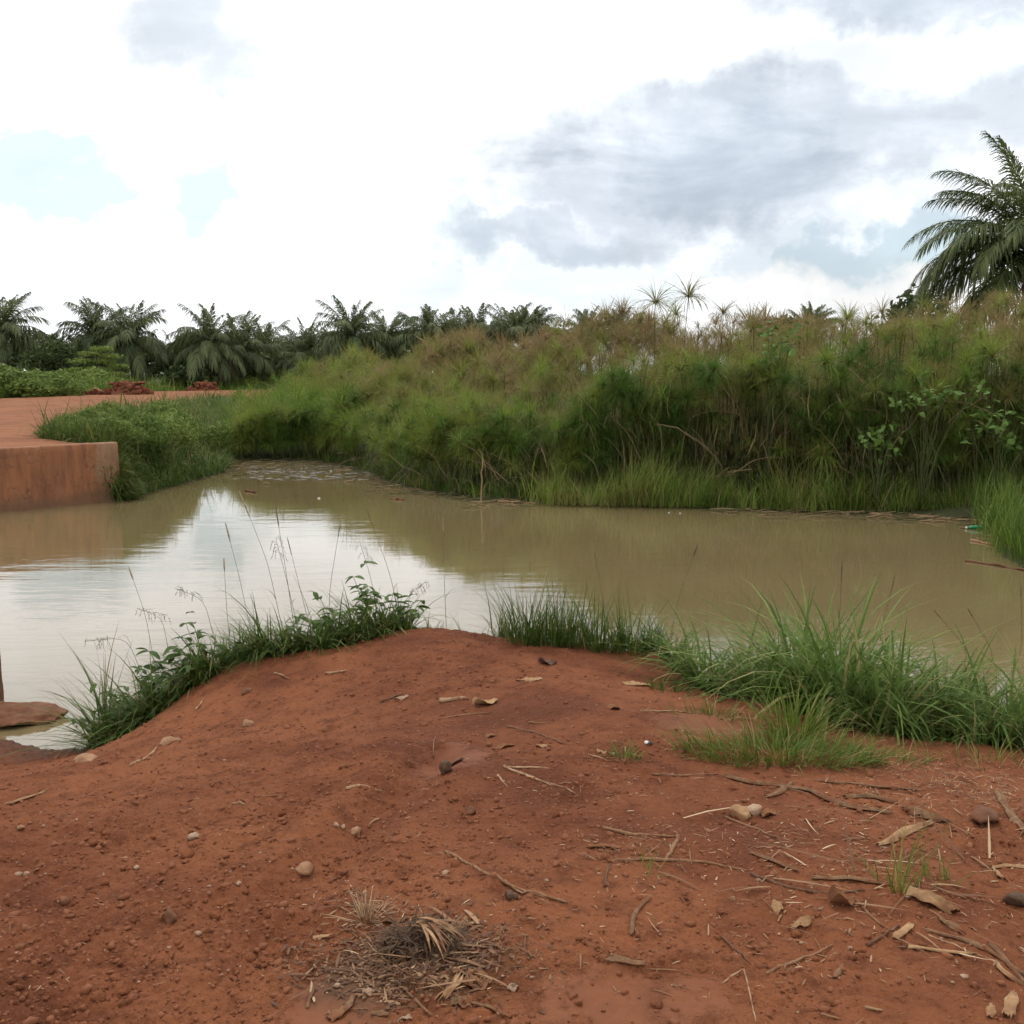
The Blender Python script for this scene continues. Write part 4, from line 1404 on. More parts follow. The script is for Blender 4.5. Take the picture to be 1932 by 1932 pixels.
def field(points, Lr, wr, leanr, bendr, tint, segs=5, az=None, twist=.6, clump=0.0, cs=2.0):
    n = len(points)
    u = lambda lo, hi: r.uniform(lo, hi, n)
    L = u(*Lr)
    a = u(0, 2 * np.pi) if az is None else az
    tint = np.broadcast_to(np.asarray(tint, float), (n,)).copy()
    if clump:
        nz = pnoise(points[:, 0] * cs, points[:, 1] * cs, 21) + .6 * pnoise(points[:, 0] * cs * 2.7, points[:, 1] * cs * 2.7, 22)
        L = L * np.clip(1 + clump * 1.5 * nz, .35, 2.0)
        a = 6.28 * pnoise(points[:, 0] * cs * .8, points[:, 1] * cs * .8, 23) * 1.6 + r.normal(0, 1.0, n)
        alive = tint < .97
        tint[alive] = np.clip(tint[alive] + clump * .55 * pnoise(points[alive, 0] * cs * 1.3, points[alive, 1] * cs * 1.3, 24), 0, .95)
    return blades(points, a, L, u(*wr), np.abs(r.normal(0, leanr, n)), u(*bendr), segs, tint, twist=twist)


A = Acc()
# fringe under the papyrus
for (x0, x1, n, Lr, d0, d1, tm) in [(1035, 1300, 3600, (.30, .95), -1.0, .5, .93), (1290, 1560, 3000, (.25, .85), -1.0, .6, .74), (1560, 1860, 3200, (.25, .95), -.9, .8, .62),
                                    (740, 1040, 900, (.2, .7), -.4, .8, .52), (560, 760, 500, (.2, .55), -.3, .8, .48), (1860, 2300, 1800, (.5, 1.3), -.8, 2.2, .42)]:
    px = r.uniform(x0, x1, n)
    s = r.uniform(d0, d1, n)
    # clump the blades
    px += r.normal(0, 26, n)
    P_ = np.array([np.r_[thicket_pos(a, c), .02] for a, c in zip(px, s)])
    ti = np.clip(r.normal(tm - .06, .18, n), 0, .92)
    ti[r.random(n) < .10] = 1.0
    V, Q, t_ = field(P_, Lr, (.007, .020), .26, (.1, 2.0), ti, clump=.75, cs=.9)
    A.add(V, Q, None, t_)
# right-hand bank curving toward the viewer
ln = np.array([on_plane(x, y, 0)[:2] for x, y in [(1862, 985), (1880, 1010), (1890, 1045), (1940, 1082), (2100, 1120)]])
n = 2300
t_ = r.uniform(0, 4, n)
i_ = np.minimum(t_.astype(int), 3)
P_ = ln[i_] + (ln[np.minimum(i_ + 1, 4)] - ln[i_]) * (t_ - i_)[:, None]
P_ = P_ + np.stack([r.uniform(0.02, 1.6, n), r.uniform(-.1, .9, n)], 1)
V, Q, tt = field(np.c_[P_, np.full(n, .02)], (.45, 1.1), (.008, .02), .18, (.1, 1.3), np.clip(r.normal(.45, .2, n), 0, .95))
A.add(V, Q, None, tt)
tag(link('far_bank_grass', A.mesh('far_bank_grass', M['far_grass'])), 'reedy grass fringe along the far waterline', 'grass', kind='stuff')

# grass and weeds on the road embankment by the culvert wall
A = Acc()
n = 24000
Y = 20.3 + (60 - 20.3) * r.uniform(0, 1, n) ** 1.9
e_ = r.uniform(0, 1, n)
xr = np.interp(Y, ROAD_R[:-2, 1], ROAD_R[:-2, 0])
wx = np.interp(Y, [20.3, 22, 26, 29.5, 34, 60], [-7.8, -7.75, -7.4, -8.1, -7.5, -9])
X = xr - 0.25 + (wx - xr + .25) * e_
keep = r.random(n) < np.where(e_ < .10, .35, 1.0)
X, Y, e_ = X[keep], Y[keep], e_[keep]
n = len(X)
Z = far_z(X, Y) - .04
ti = np.clip(r.normal(.60, .2, n) + .15 * pnoise(X * .8, Y * .8, 3), 0, .95)
ti[r.random(n) < .06] = 1.0
V, Q, tt = field(np.c_[X, Y, Z], (.26, .85), (.010, .034), .5, (.4, 2.4), ti, clump=.8, cs=.9)
A.add(V, Q, None, tt)
# taller seeding blades near the road edge
n = 170
Y = r.uniform(23, 33, n)
X = np.interp(Y, ROAD_R[:-2, 1], ROAD_R[:-2, 0]) + r.uniform(.6, 3.0, n)
V, Q, tt = field(np.c_[X, Y, far_z(X, Y)], (.6, 1.05), (.010, .018), .12, (.1, .8), r.uniform(.2, .6, n))
A.add(V, Q, None, tt)
# trailing growth in front of the free end of the wall
n = 3200
Y = r.uniform(20.55, 29, n)
X = np.interp(Y, [20.3, 22, 26, 29.5], [-7.65, -7.55, -7.3, -8.0]) - r.uniform(0, 1.0, n)
V, Q, tt = field(np.c_[X, Y, np.maximum(far_z(X, Y), .03)], (.2, .5), (.012, .03), .6, (.5, 2.0), np.clip(r.normal(.4, .2, n), 0, .9))
A.add(V, Q, None, tt)
# farther part of the embankment, toward the bend of the road
n = 6000
Y = r.uniform(34, 84, n)
X = np.interp(Y, ROAD_R[:-2, 1], ROAD_R[:-2, 0]) + r.uniform(0, 1, n) * np.interp(Y, [34, 84], [6, 16])
V, Q, tt = field(np.c_[X, Y, far_z(X, Y) - .04], (.3, .9), (.03, .07), .45, (.4, 2.0), np.clip(r.normal(.6, .2, n), 0, .95), segs=3, clump=.7, cs=.5)
A.add(V, Q, None, tt)
# broad-leaved herbs scattered through it
n = 5200
Y = 20.5 + 16 * r.uniform(0, 1, n) ** 1.5
X = np.interp(Y, ROAD_R[:-2, 1], ROAD_R[:-2, 0]) + .2 + r.uniform(0, 1, n) * np.interp(Y, [20.5, 22, 26, 30, 37], [2.0, 2.5, 4, 5, 6])
nz = pnoise(X * .9, Y * .9, 31)
keep = (nz > -.12) & (far_z(X, Y) > .09)
X, Y = X[keep], Y[keep]
n = len(X)
V, Q, tt = blades(np.c_[X, Y, np.maximum(far_z(X, Y), .02) + r.uniform(.03, .42, n)], r.uniform(0, 6.28, n), r.uniform(.07, .17, n), r.uniform(.03, .065, n), r.uniform(.6, 1.6, n), r.uniform(.2, 1.2, n), 3, np.clip(r.normal(.62, .2, n), 0, .95), taper=2.5)
A.add(V, Q, None, tt)
tag(link('embankment_grass', A.mesh('embankment_grass', M['grass'])), 'rank green grass on the embankment beside the culvert wall', 'grass', kind='stuff')
EL = [(-10.0, 23.2, .34), (-9.3, 22.4, .30), (-8.6, 22.2, .34), (-8.4, 23.6, .42), (-9.5, 25.0, .40), (-8.6, 25.4, .46), (-10.6, 26.0, .36), (-9.2, 27.4, .48), (-11.2, 28.6, .42), (-9.8, 29.6, .5), (-8.8, 30.6, .5), (-10.8, 32.0, .5)]
order_ = {q: i for i, q in enumerate(sorted(EL, key=lambda v: v[0] / v[1]))}
for q in EL:
    zq = float(far_z(np.array([q[0]]), np.array([q[1]]))[0])
    e = link('leafy_clump', None, loc=(q[0], q[1], zq - .05), rot=(0, 0, random.uniform(0, 6)), scale=(q[2] * 1.1, q[2] * 1.1, q[2]))
    tag(e, '%s from the left of the leafy weed clumps on the grassy embankment' % ORD[order_[q]], 'weed clump', 'leafy clumps of the embankment')
    link('foliage', SCRUB, e)
    link('stem', TSTEM[2], e)
# rough grass beyond the road
A = Acc()
n = 12000
X = np.where(r.random(n) < .55, r.uniform(-46, -25, n), r.uniform(-46, 6, n))
Y = r.uniform(58, 98, n)
far_edge = np.interp(X, [-60, -29.5, -28.6, -20, 6], [56, 60, 84, 96, 97])
keep = Y > far_edge
X, Y = X[keep], Y[keep]
n = len(X)
V, Q, tt = field(np.c_[X, Y, np.full(n, .95)], (.7, 1.8), (.03, .08), .3, (.3, 1.8), np.clip(r.normal(.55, .2, n), 0, .95), segs=3, clump=.8, cs=.35)
A.add(V, Q, None, tt)
tag(link('verge_grass', A.mesh('verge_grass', M['far_grass'])), 'tall grass on the verge beyond the road', 'grass', kind='stuff')

# broken reeds, leaves and scum at the waterline
A = Acc()
n = 520
zone = r.random(n)
px = np.where(zone < .45, r.uniform(405, 720, n), np.where(zone < .62, r.uniform(720, 1010, n), r.uniform(1350, 1900, n)))
py0 = np.interp(px, [405, 500, 600, 680, 740, 800, 900, 1060, 1400, 1700, 1850, 1900], [876, 868, 870, 890, 914, 930, 944, 955, 962, 974, 984, 1010])
py = py0 + np.where(zone < .45, np.abs(r.normal(0, 15, n)) - 5, np.abs(r.normal(0, 7, n)) - 3)
for a, c in zip(px, py):
    p_ = on_plane(a, c, 0)
    L = r.uniform(.06, .5)
    an = r.normal(0, .5)
    z0 = r.uniform(.0, .03)
    V, Q, T = tube(np.array([p_ + [-L / 2 * math.cos(an), -L / 2 * math.sin(an), z0], p_ + [0, 0, z0 + .02], p_ + [L / 2 * math.cos(an), L / 2 * math.sin(an), z0 + abs(r.normal(0, .03))]]), r.uniform(.003, .010), 4)
    A.add(V, Q, T, np.clip(r.normal(.75, .2), 0, 1))
tag(link('waterline_debris', A.mesh('waterline_debris', M['stem'])), 'rotting reeds washed along the far waterline', 'plant litter', kind='stuff')
A = Acc()
for i in range(260):                    # floating flakes
    p_ = on_plane(r.normal(590, 80), r.uniform(878, 906), .006)
    s_ = r.uniform(.03, .11)
    V, T = icosphere(1)
    A.add(V * [s_, s_ * .7, .006] + p_, None, T, r.uniform(.3, .8))
tag(link('pond_scum', A.mesh('pond_scum', M['scum'])), 'grey scum and flakes floating under the green papyrus', 'scum', kind='stuff')

# countable floating things
for pts, w, lab in [([(1716, 972), (1790, 979), (1870, 984)], .03, 'long pale pole floating along the far right shore'),
                    ([(1832, 1019), (1890, 1030), (1950, 1044)], .022, 'pale cane lying in the water at the right-hand reeds'),
                    ([(1822, 1058), (1880, 1066), (1950, 1079)], .022, 'grey-brown cane floating nearest on the right side of the pond'),
                    ([(1640, 970), (1690, 973)], .03, 'short dark stick floating left of the long pale pole'),
                    ([(940, 946), (1010, 949)], .025, 'bent pale cane at the waterline in the middle of the far bank'),
                    ([(738, 941), (762, 943)], .03, 'dark stick floating beside the middle of the far bank'),
                    ([(464, 926), (482, 929)], .03, 'small dark stick floating in front of the grassy embankment')]:
    P_ = resample([on_plane(x, y, .012) for x, y in pts], 10, .008)
    V, Q, T = tube(P_, w * np.linspace(1, .6, 10), 6)
    tag(centred('floating_stick', V, Q, T, M['pale_stick'] if 'pale' in lab else M['dark_stick'], True), lab, 'stick')
pb = on_plane(1838, 995, .03)
prof_ = [(0, -.115), (.030, -.112), (.034, -.10), (.034, .03), (.030, .055), (.014, .085), (.013, .115), (.0, .116)]
V, Q = [], []
for i, (rd_, yy) in enumerate(prof_):
    for k in range(12):
        a = 2 * math.pi * k / 12
        V.append([yy, max(rd_, .0005) * math.cos(a), max(rd_, .0005) * math.sin(a)])
for i in range(len(prof_) - 1):
    for k in range(12):
        Q.append([i * 12 + k, i * 12 + (k + 1) % 12, (i + 1) * 12 + (k + 1) % 12, (i + 1) * 12 + k])
e = link('plastic_bottle', None, loc=pb, rot=(0, .05, R(176)), scale=1.05)
tag(e, 'green plastic bottle floating among debris by the right-hand reeds', 'bottle')
link('body', np_mesh('body', V, Q, mat=M['green_glass'], smooth=True), e)
V, Q, T = tube([[.105, 0, 0], [.13, 0, 0]], [.016, .016], 10)
link('cap', np_mesh('cap', V, Q, T, M['white_bit']), e)
for (px, py, s_, lab) in [(1852, 985, .035, 'white lump floating just above the green bottle'), (1902, 978, .04, 'white scrap caught in the reeds right of the green bottle'),
                          (602, 940, .035, 'pale leaf floating alone on the open water left of the middle'), (1262, 967, .02, 'white scrap at the foot of the bright grass, left one of two'),
                          (1283, 968, .02, 'white scrap at the foot of the bright grass, right one of two'), (625, 888, .045, 'white flat scrap in the debris under the green papyrus')]:
    V, T = rock_shape(1, int(px), .3, 4)
    tag(link('white_scrap', np_mesh('white_scrap', V * [s_, s_ * .7, s_ * .4], tris=T, mat=M['white_bit'], smooth=True), loc=on_plane(px, py, .01)), lab, 'scrap')

# ------------------------------------------------------------------ leafy bushes in the thicket


def leaf_mesh(name, L, w, mat, fold=.25, curl=.35, seed=0):
    n = 7
    V, Q = [], []
    for i in range(n):
        t = i / (n - 1)
        wd = w * .5 * (math.sin(math.pi * min(1, t * .93 + .04)) ** .75)
        z = -curl * L * t * t
        V += [[t * L, -wd, z + fold * wd], [t * L, 0, z], [t * L, wd, z + fold * wd]]
    for i in range(n - 1):
        a = i * 3
        Q += [[a, a + 1, a + 4, a + 3], [a + 1, a + 2, a + 5, a + 4]]
    return np_mesh(name, V, Q, mat=mat, smooth=True, tint=np.full(len(V), .5))


BIG_LEAF = [leaf_mesh('leaf', .125, .082, M['bush_leaf'], .2, .3 + .2 * k) for k in range(3)]


def leafy_bush(px, py, Y, n, rx, rz, label, seed):
    r_ = np.random.default_rng(seed)
    c = at_depth(px, py, Y)
    base = np.array([c[0] + .1, Y, .05])
    e = link('leafy_bush', None, loc=base)
    tag(e, label, 'bush')
    A = Acc()
    tips = []
    for i in range(9):
        tip = np.array([r_.normal(0, rx * .6), r_.normal(0, .25), c[2] - .05 + r_.normal(0, rz * .55)])
        V, Q, T = tube(resample([[0, 0, 0], [tip[0] * .3, tip[1] * .3, tip[2] * .6], tip], 7, .02), np.linspace(.016, .005, 7), 4)
        A.add(V, Q, T, .3)
        tips.append((tip, tip[2]))
    link('branches', A.mesh('branches', M['stem']), e)
    for i in range(n):
        tip, _ = tips[i % 9]
        p_ = tip * (1, 1, 1) + r_.normal(0, 1, 3) * [rx * .28, .16, rz * .25]
        link('leaf', BIG_LEAF[i % 3], e, loc=p_, rot=(r_.normal(0, .5), r_.normal(-.1, .5), r_.uniform(0, 6.28)), scale=r_.uniform(.7, 1.25))
    return e


leafy_bush(1740, 742, 18.4, 110, .42, .28, 'bush with large pale green leaves in front of the thicket below the big palm', 3)
leafy_bush(1446, 655, 19.8, 90, .22, .34, 'bright green leafy shoot beside the long bare papyrus stalk', 4)
leafy_bush(1880, 795, 18.3, 90, .6, .4, 'dark creeper with small leaves over the stems at the right edge', 5)
leafy_bush(1650, 830, 18.4, 60, .5, .25, 'low creeper with scattered leaves at the foot of the thicket on the right', 6)

# ------------------------------------------------------------------ soil heaps on the far side of the road
CL = []
for k in range(5):
    V, T = rock_shape(2, 90 + k, .3, 8)
    CL.append(np_mesh('clod', V * [1, .9, .75], tris=T, mat=M['clod'], smooth=False))


def heap(px, py, Y, wdt, hgt, n, label, seed, clods_top=True):
    r_ = np.random.default_rng(seed)
    c = at_depth(px, py, Y)
    e = link('soil_heap', None, loc=(c[0], Y, 1.08))
    tag(e, label, 'soil heap', 'heaps of red soil beyond the road')
    g = np.linspace(-1, 1, 40)
    GX, GY = np.meshgrid(g, g, indexing='ij')
    rad = np.hypot(GX, GY)
    Z = hgt * .78 * (1 - sstep(.0, 1.0, rad * (1 + .12 * pnoise(GX * 3, GY * 3, seed)))) + .07 * hgt * pnoise(GX * 6, GY * 6, seed) - .06
    i = (np.arange(39)[:, None] * 40 + np.arange(39)[None]).ravel()
    link('mound', np_mesh('mound', np.stack([GX.ravel() * wdt / 2, GY.ravel() * wdt / 2.4, Z.ravel()], 1), np.stack([i, i + 40, i + 41, i + 1], 1), mat=M['clod'], smooth=True), e)
    for k in range(n):
        a, q = r_.uniform(0, 6.28), r_.uniform(0, 1) ** .7
        x_, y_ = math.cos(a) * q * wdt * .45, -abs(math.sin(a)) * q * wdt * .33
        zz_ = hgt * .78 * float(1 - sstep(0, 1, math.hypot(x_ / (wdt / 2), y_ / (wdt / 2.4))))
        link('clod', CL[k % 5], e, loc=(x_, y_, zz_ + .02), rot=r_.uniform(0, 3, 3), scale=r_.uniform(.10, .30))
    for k in range(7 if clods_top else 0):
        link('clod', CL[k % 5], e, loc=(r_.uniform(-.2, .26) * wdt, r_.uniform(-.25, .1), hgt * r_.uniform(.72, .86)), rot=(0, 0, r_.uniform(0, 3)), scale=(r_.uniform(.22, .36), r_.uniform(.2, .3), r_.uniform(.13, .2)))
    return e


heap(240, 741, 68, 4.3, 1.0, 34, 'larger heap of red soil and clods on the far side of the road', 1)
heap(386, 731, 86, 3.5, .78, 28, 'smaller heap of red soil farther off, right of the larger heap', 2)
for k, (px, py) in enumerate([(158, 743), (170, 744), (181, 742), (192, 743)]):
    c = at_depth(px, py, 68)
    tag(link('soil_clod', CL[k % 5], loc=(c[0], 68 + .2 * (k % 2), 1.2), rot=(k, k * 2, k), scale=(.38, .35, .28)), 'dark red clod in the low row of clods left of the larger soil heap', 'clod', 'row of clods by the soil heap')
for k, (px, py) in enumerate([(170, 740), (180, 739)]):
    c = at_depth(px, py, 71)
    V, T = rock_shape(2, 60 + k, .3, 6)
    tag(link('pale_rock', np_mesh('pale_rock', V, tris=T, mat=M['stone']), loc=(c[0], 71, 1.2), scale=(.5, .4, .34)), 'pale rock on the road edge behind the row of clods', 'rock', 'pale rocks by the soil heap')

# ------------------------------------------------------------------ near-bank vegetation
r = np.random.default_rng(77)


def along_edge(x0, x1, n, out_lo, out_hi):
    """points scattered along the bank edge between two picture columns, out toward the water"""
    pxs = np.array([e_[0] for e_ in EDGE_PX], float)
    q = r.uniform(x0, x1, n)
    ex = np.interp(q, pxs, EDGE[:, 0])
    ey = np.interp(q, pxs, EDGE[:, 1])
    tx = np.interp(q + 10, pxs, EDGE[:, 0]) - ex
    ty = np.interp(q + 10, pxs, EDGE[:, 1]) - ey
    nn = np.hypot(tx, ty) + 1e-9
    off = r.uniform(out_lo, out_hi, n)
    X, Y = ex - ty / nn * off, ey + tx / nn * off
    return np.c_[X, Y, np.maximum(ground_z(X, Y) - .01, -.05)]


A = Acc()
for (x0, x1, n, o0, o1, Lr, wr, ln_, bd) in [
        (195, 340, 2300, -.14, .36, (.14, .54), (.004, .016), .75, (.5, 2.1)), (330, 520, 2500, -.08, .32, (.12, .44), (.004, .016), .65, (.4, 2.0)),
        (520, 780, 2700, -.06, .30, (.12, .44), (.004, .016), .6, (.4, 2.0)), (770, 950, 260, .02, .26, (.06, .24), (.003, .006), .4, (.3, 1.3)),
        (930, 1110, 900, -.02, .26, (.14, .36), (.003, .007), .35, (.2, 1.0)), (1100, 1300, 1000, -.03, .30, (.12, .38), (.004, .012), .45, (.3, 1.4)),
        (1290, 1960, 5200, -.06, 1.5, (.12, .42), (.005, .018), .6, (.5, 1.9)), (2150, 2350, 2400, -.05, 1.9, (.12, .38), (.004, .012), .65, (.5, 1.9)), (1650, 2200, 4200, -.05, 1.9, (.12, .38), (.004, .012), .65, (.5, 1.9))]:
    P_ = along_edge(x0, x1, n, o0, o1)
    ti = np.clip(r.normal(.55, .22, n), 0, .93)
    ti[r.random(n) < .05] = 1
    V, Q, t_ = field(P_, Lr, wr, ln_, bd, ti, clump=.7, cs=4.0)
    A.add(V, Q, None, t_)
tag(link('bank_grass', A.mesh('bank_grass', M['grass'])), 'short thick grass along the rim of the near bank', 'grass', kind='stuff')


def tuft(px, py, n, Lr, wr, spread, mat, label, group=None, leanr=.35, bendr=(.5, 1.7), tm=.5, dead=.05, name='grass_tuft', base_r=.06, flop=0.0, drop=0.0, P0=None):
    c = hit(px, py) if P0 is None else P0
    a = r.uniform(0, 6.28, n)
    q = np.sqrt(r.uniform(0, 1, n)) * base_r
    X, Y = c[0] + np.cos(a) * q * spread, c[1] + np.sin(a) * q
    Z = ground_z(X, Y) - .01
    ti = np.clip(r.normal(tm, .2, n), 0, .93)
    ti[r.random(n) < dead] = 1.0
    lean = np.abs(r.normal(0, leanr, n)) + flop * q / base_r
    V, Q, t_ = blades(np.c_[X, Y, Z], np.arctan2(Y - c[1], X - c[0]) + r.normal(0, .5, n), r.uniform(*Lr, n), r.uniform(*wr, n), lean, r.uniform(*bendr, n), 6, ti, twist=.5)
    o = centred(name, V, Q, None, mat, False, t_)
    return tag(o, label, 'grass tuft', group)


GT = 'long-bladed tufts of the big grass clump on the right'
lab = '%s from the left of the long-bladed arching tufts in the big right-hand grass clump'
TL = [(1335, .12, 70, .42), (1390, .35, 90, .5), (1440, .15, 90, .48), (1480, .6, 100, .55), (1520, .35, 120, .62), (1560, .75, 110, .6), (1590, .3, 120, .62), (1640, .55, 110, .58),
                        (1690, .3, 90, .5), (1740, .7, 80, .48), (1790, .4, 80, .42), (1850, .7, 80, .42), (1900, .35, 70, .40), (1960, .8, 70, .42), (2060, .6, 70, .45), (1620, .95, 90, .5), (1820, 1.2, 80, .42), (1700, 1.15, 80, .45)]
rank = {q: i for i, q in enumerate(sorted(w_[0] for w_ in TL))}
for (px, out, n, L) in TL:
    pxs = np.array([e_[0] for e_ in EDGE_PX], float)
    ex, ey = np.interp(px, pxs, EDGE[:, 0]), np.interp(px, pxs, EDGE[:, 1])
    tuft(0, 0, int(n * 1.7), (L * .5, L * 1.9), (.009, .030), 1.0, M['broad_grass'], lab % ORD[rank[px]], GT, .42, (.8, 2.5), .58, .05, P0=np.array([ex + out * .25, ey + out, 0]), base_r=.13)
LT = [(228, .16, 70, .34), (268, .06, 90, .32), (312, .14, 80, .34), (362, .08, 80, .32), (420, .16, 70, .34), (480, .10, 70, .36), (545, .12, 80, .40), (590, .05, 70, .34), (655, .10, 60, .36), (735, .10, 60, .36)]
for i, (px, out, n, L) in enumerate(LT):
    ex, ey = np.interp(px, pxs, EDGE[:, 0]), np.interp(px, pxs, EDGE[:, 1])
    tuft(0, 0, int(n * 1.5), (L * .6, L * 1.75), (.006, .017), 1.3, M['broad_grass'], '%s from the left of the leafy grass tufts along the left rim of the bank' % ORD[i], 'leafy tufts of the left rim', .5, (.7, 2.3), .45, .07, P0=np.array([ex, ey + out, 0]), base_r=.11)
for i, (px, out, n, L) in enumerate([(1075, .12, 40, .34), (1125, .16, 50, .42), (1185, .14, 50, .40), (1245, .14, 50, .40), (1275, .22, 60, .42)]):
    ex, ey = np.interp(px, pxs, EDGE[:, 0]), np.interp(px, pxs, EDGE[:, 1])
    tuft(0, 0, int(n * 1.5), (L * .6, L * 1.6), (.007, .019), 1.2, M['broad_grass'], '%s from the left of the loose broad-bladed tufts between mound top and big clump' % ORD[i], 'loose tufts behind the mound', .45, (.6, 2.1), .5, .08, P0=np.array([ex, ey + out, 0]), base_r=.10)
tuft(1465, 1425, 1100, (.04, .19), (.003, .007), 2.5, M['yellow_grass'], 'low spreading yellow-green tuft on the bare ground in front of the big clump', None, .6, (.4, 1.6), .45, .12, base_r=.17)
tuft(1500, 1395, 190, (.15, .36), (.004, .008), 1.2, M['yellow_grass'], 'taller yellow-green shoots at the back of the low spreading tuft', None, .35, (.4, 1.3), .5, .1, base_r=.10)
tuft(1640, 1432, 220, (.04, .14), (.003, .006), 2.4, M['yellow_grass'], 'sparse low grass at the right end of the spreading tuft', None, .8, (.3, 1.2), .4, .2, base_r=.10)
tuft(1180, 1432, 60, (.04, .10), (.003, .006), 1.3, M['yellow_grass'], 'very small green tuft alone on the bare ground left of the bottle cap', None, .6, (.3, 1.2), .35, .08, base_r=.04)
tuft(1340, 1352, 110, (.05, .16), (.003, .006), 2.2, M['yellow_grass'], 'thin flattened grass patch between the mound and the yellow-green tuft', None, .9, (.2, .9), .4, .25, base_r=.09)
tuft(1258, 1302, 70, (.04, .11), (.006, .014), 2.0, M['grass'], 'small dark leafy tuft at the right foot of the mound', None, .9, (.2, .9), .45, .02, base_r=.07)
tuft(1690, 1672, 26, (.08, .30), (.003, .006), 1.0, M['yellow_grass'], 'few tall green blades growing beside the thick tan husk', None, .4, (.2, 1.0), .5, .08, base_r=.06)
tuft(1770, 1668, 24, (.04, .12), (.003, .005), 1.2, M['yellow_grass'], 'small sprout of grass right of the thick tan husk', None, .6, (.2, 1.0), .5, .1, base_r=.05)
tuft(1215, 1645, 14, (.05, .13), (.003, .005), 1.5, M['yellow_grass'], 'green sprig under the long jointed stem', None, 1.1, (.2, .6), .5, .05, base_r=.04)
tuft(690, 1733, 60, (.05, .13), (.002, .003), 1.2, M['straw'], 'pale dried grass tuft behind the dark fibre clump', None, 1.0, (.1, .5), .85, 0, base_r=.02)
tuft(1860, 1440, 60, (.05, .16), (.003, .006), 2.6, M['yellow_grass'], 'thin grass fringe below the big clump near the right edge', None, 1.0, (.2, .8), .5, .3, base_r=.1)
for i, (px, py, nb) in enumerate([(1030, 1215, 120), (990, 1212, 110), (1075, 1218, 90), (1130, 1228, 70), (1190, 1232, 80)]):
    tuft(px, py, int(nb * 1.4), (.16, .52), (.003, .009), 1.3, M['grass'], 'fine wiry grass tuft on the rim right of the mound top', 'wiry tufts behind the mound', .35, (.2, .9), .4, .04, base_r=.10)

# leafy weeds on the left and middle rim
WEED_LEAF = [leaf_mesh('leaf', .085, .030, M['weed_leaf'], .3, .25), leaf_mesh('leaf', .068, .034, M['weed_leaf'], .25, .45)]


def weed(px, out, h, n, label, seed, group=None, lean=(0, 0), scl=1.0, buds=0):
    r_ = np.random.default_rng(seed)
    pxs = np.array([e_[0] for e_ in EDGE_PX], float)
    x_, y_ = np.interp(px, pxs, EDGE[:, 0]), np.interp(px, pxs, EDGE[:, 1]) + out
    z_ = float(ground_z(x_, y_)[0])
    e = link('weed', None, loc=(x_, y_, max(z_, -.02)))
    tag(e, label, 'weed', group)
    A = Acc()
    nodes = []
    for k in range(3):
        a = k * 2.1 + seed
        tip = np.array([math.cos(a) * h * .35 + lean[0] * h, math.sin(a) * h * .3 + lean[1] * h, h * (1 - .18 * k)])
        ps = resample([[0, 0, -.02], tip * [.35, .35, .55], tip], 8, .003)
        V, Q, T = tube(ps, np.linspace(.0035, .0015, 8), 4)
        A.add(V, Q, T, .3)
        nodes += list(ps[2:]) + [p_ + r_.normal(0, h * .10, 3) for p_ in ps[2:]]
    if buds:
        for k in range(buds):
            V, T = icosphere(1)
            A.add(V * [.005, .005, .009] + nodes[-1 - (k % 10)] + r_.normal(0, .022, 3) + [0, 0, .02], None, T, .85)
    link('stem', A.mesh('stem', M['stem']), e)
    for k in range(n):
        p_ = nodes[k % len(nodes)]
        link('leaf', WEED_LEAF[k % 2], e, loc=p_, rot=(r_.normal(0, .25), r_.uniform(-.55, .25), k * 2.4 + r_.normal(0, .3)), scale=scl * r_.uniform(.7, 1.35))
    return e


GW = 'leafy weeds along the left rim of the bank'
lw = '%s from the left of the bushy weeds in the thick growth on the left rim'
WL = [(240, .10, .2, 22), (275, .16, .26, 26), (310, .06, .22, 22), (345, .2, .28, 26), (385, .12, .26, 24), (430, .18, .26, 22), (560, .1, .2, 20), (600, .16, .24, 24), (640, .12, .28, 28), (672, .2, .30, 28), (700, .12, .28, 28), (735, .16, .24, 24), (755, .1, .2, 20), (320, .3, .22, 20), (650, .3, .26, 24), (280, .32, .2, 18)]
WL += [(225, .18, .24, 30), (252, .05, .22, 26), (296, .22, .28, 30), (325, .12, .26, 26), (362, .04, .2, 22), (583, .22, .28, 26)]
WL = WL[:14] + WL[16:]
rank = {q: i for i, q in enumerate(sorted(w_[0] for w_ in WL))}
for i, (px, out, h, n) in enumerate(WL):
    weed(px, out, h * 1.95, n + 58, lw % ORD[rank[px]], i + 5, GW)
weed(262, .22, .40, 22, 'weed with small dark seed buds over the water at the left end of the bank', 40, None, (-.25, 0), 1.0, 14)
weed(330, .2, .42, 20, 'weed with a cluster of pale dried buds above the left bank growth', 41, None, (-.1, 0), 1.0, 18)
weed(205, .12, .24, 14, 'low weed sprig reaching left over the water near the brown footing', 42, None, (-.9, 0), 1.1, 6)
weed(405, .2, .50, 26, 'tall upright weed with drooping pointed leaves, tallest weed of the left bank', 43, None, (.05, 0), 1.3)
weed(1150, .15, .26, 22, 'leafy weed among the grass right of the wiry tufts', 44)
weed(1225, .2, .28, 22, 'broad-leaved weed at the left end of the big grass clump', 45, None, (0, 0), 1.4)

# seeding grass stalks


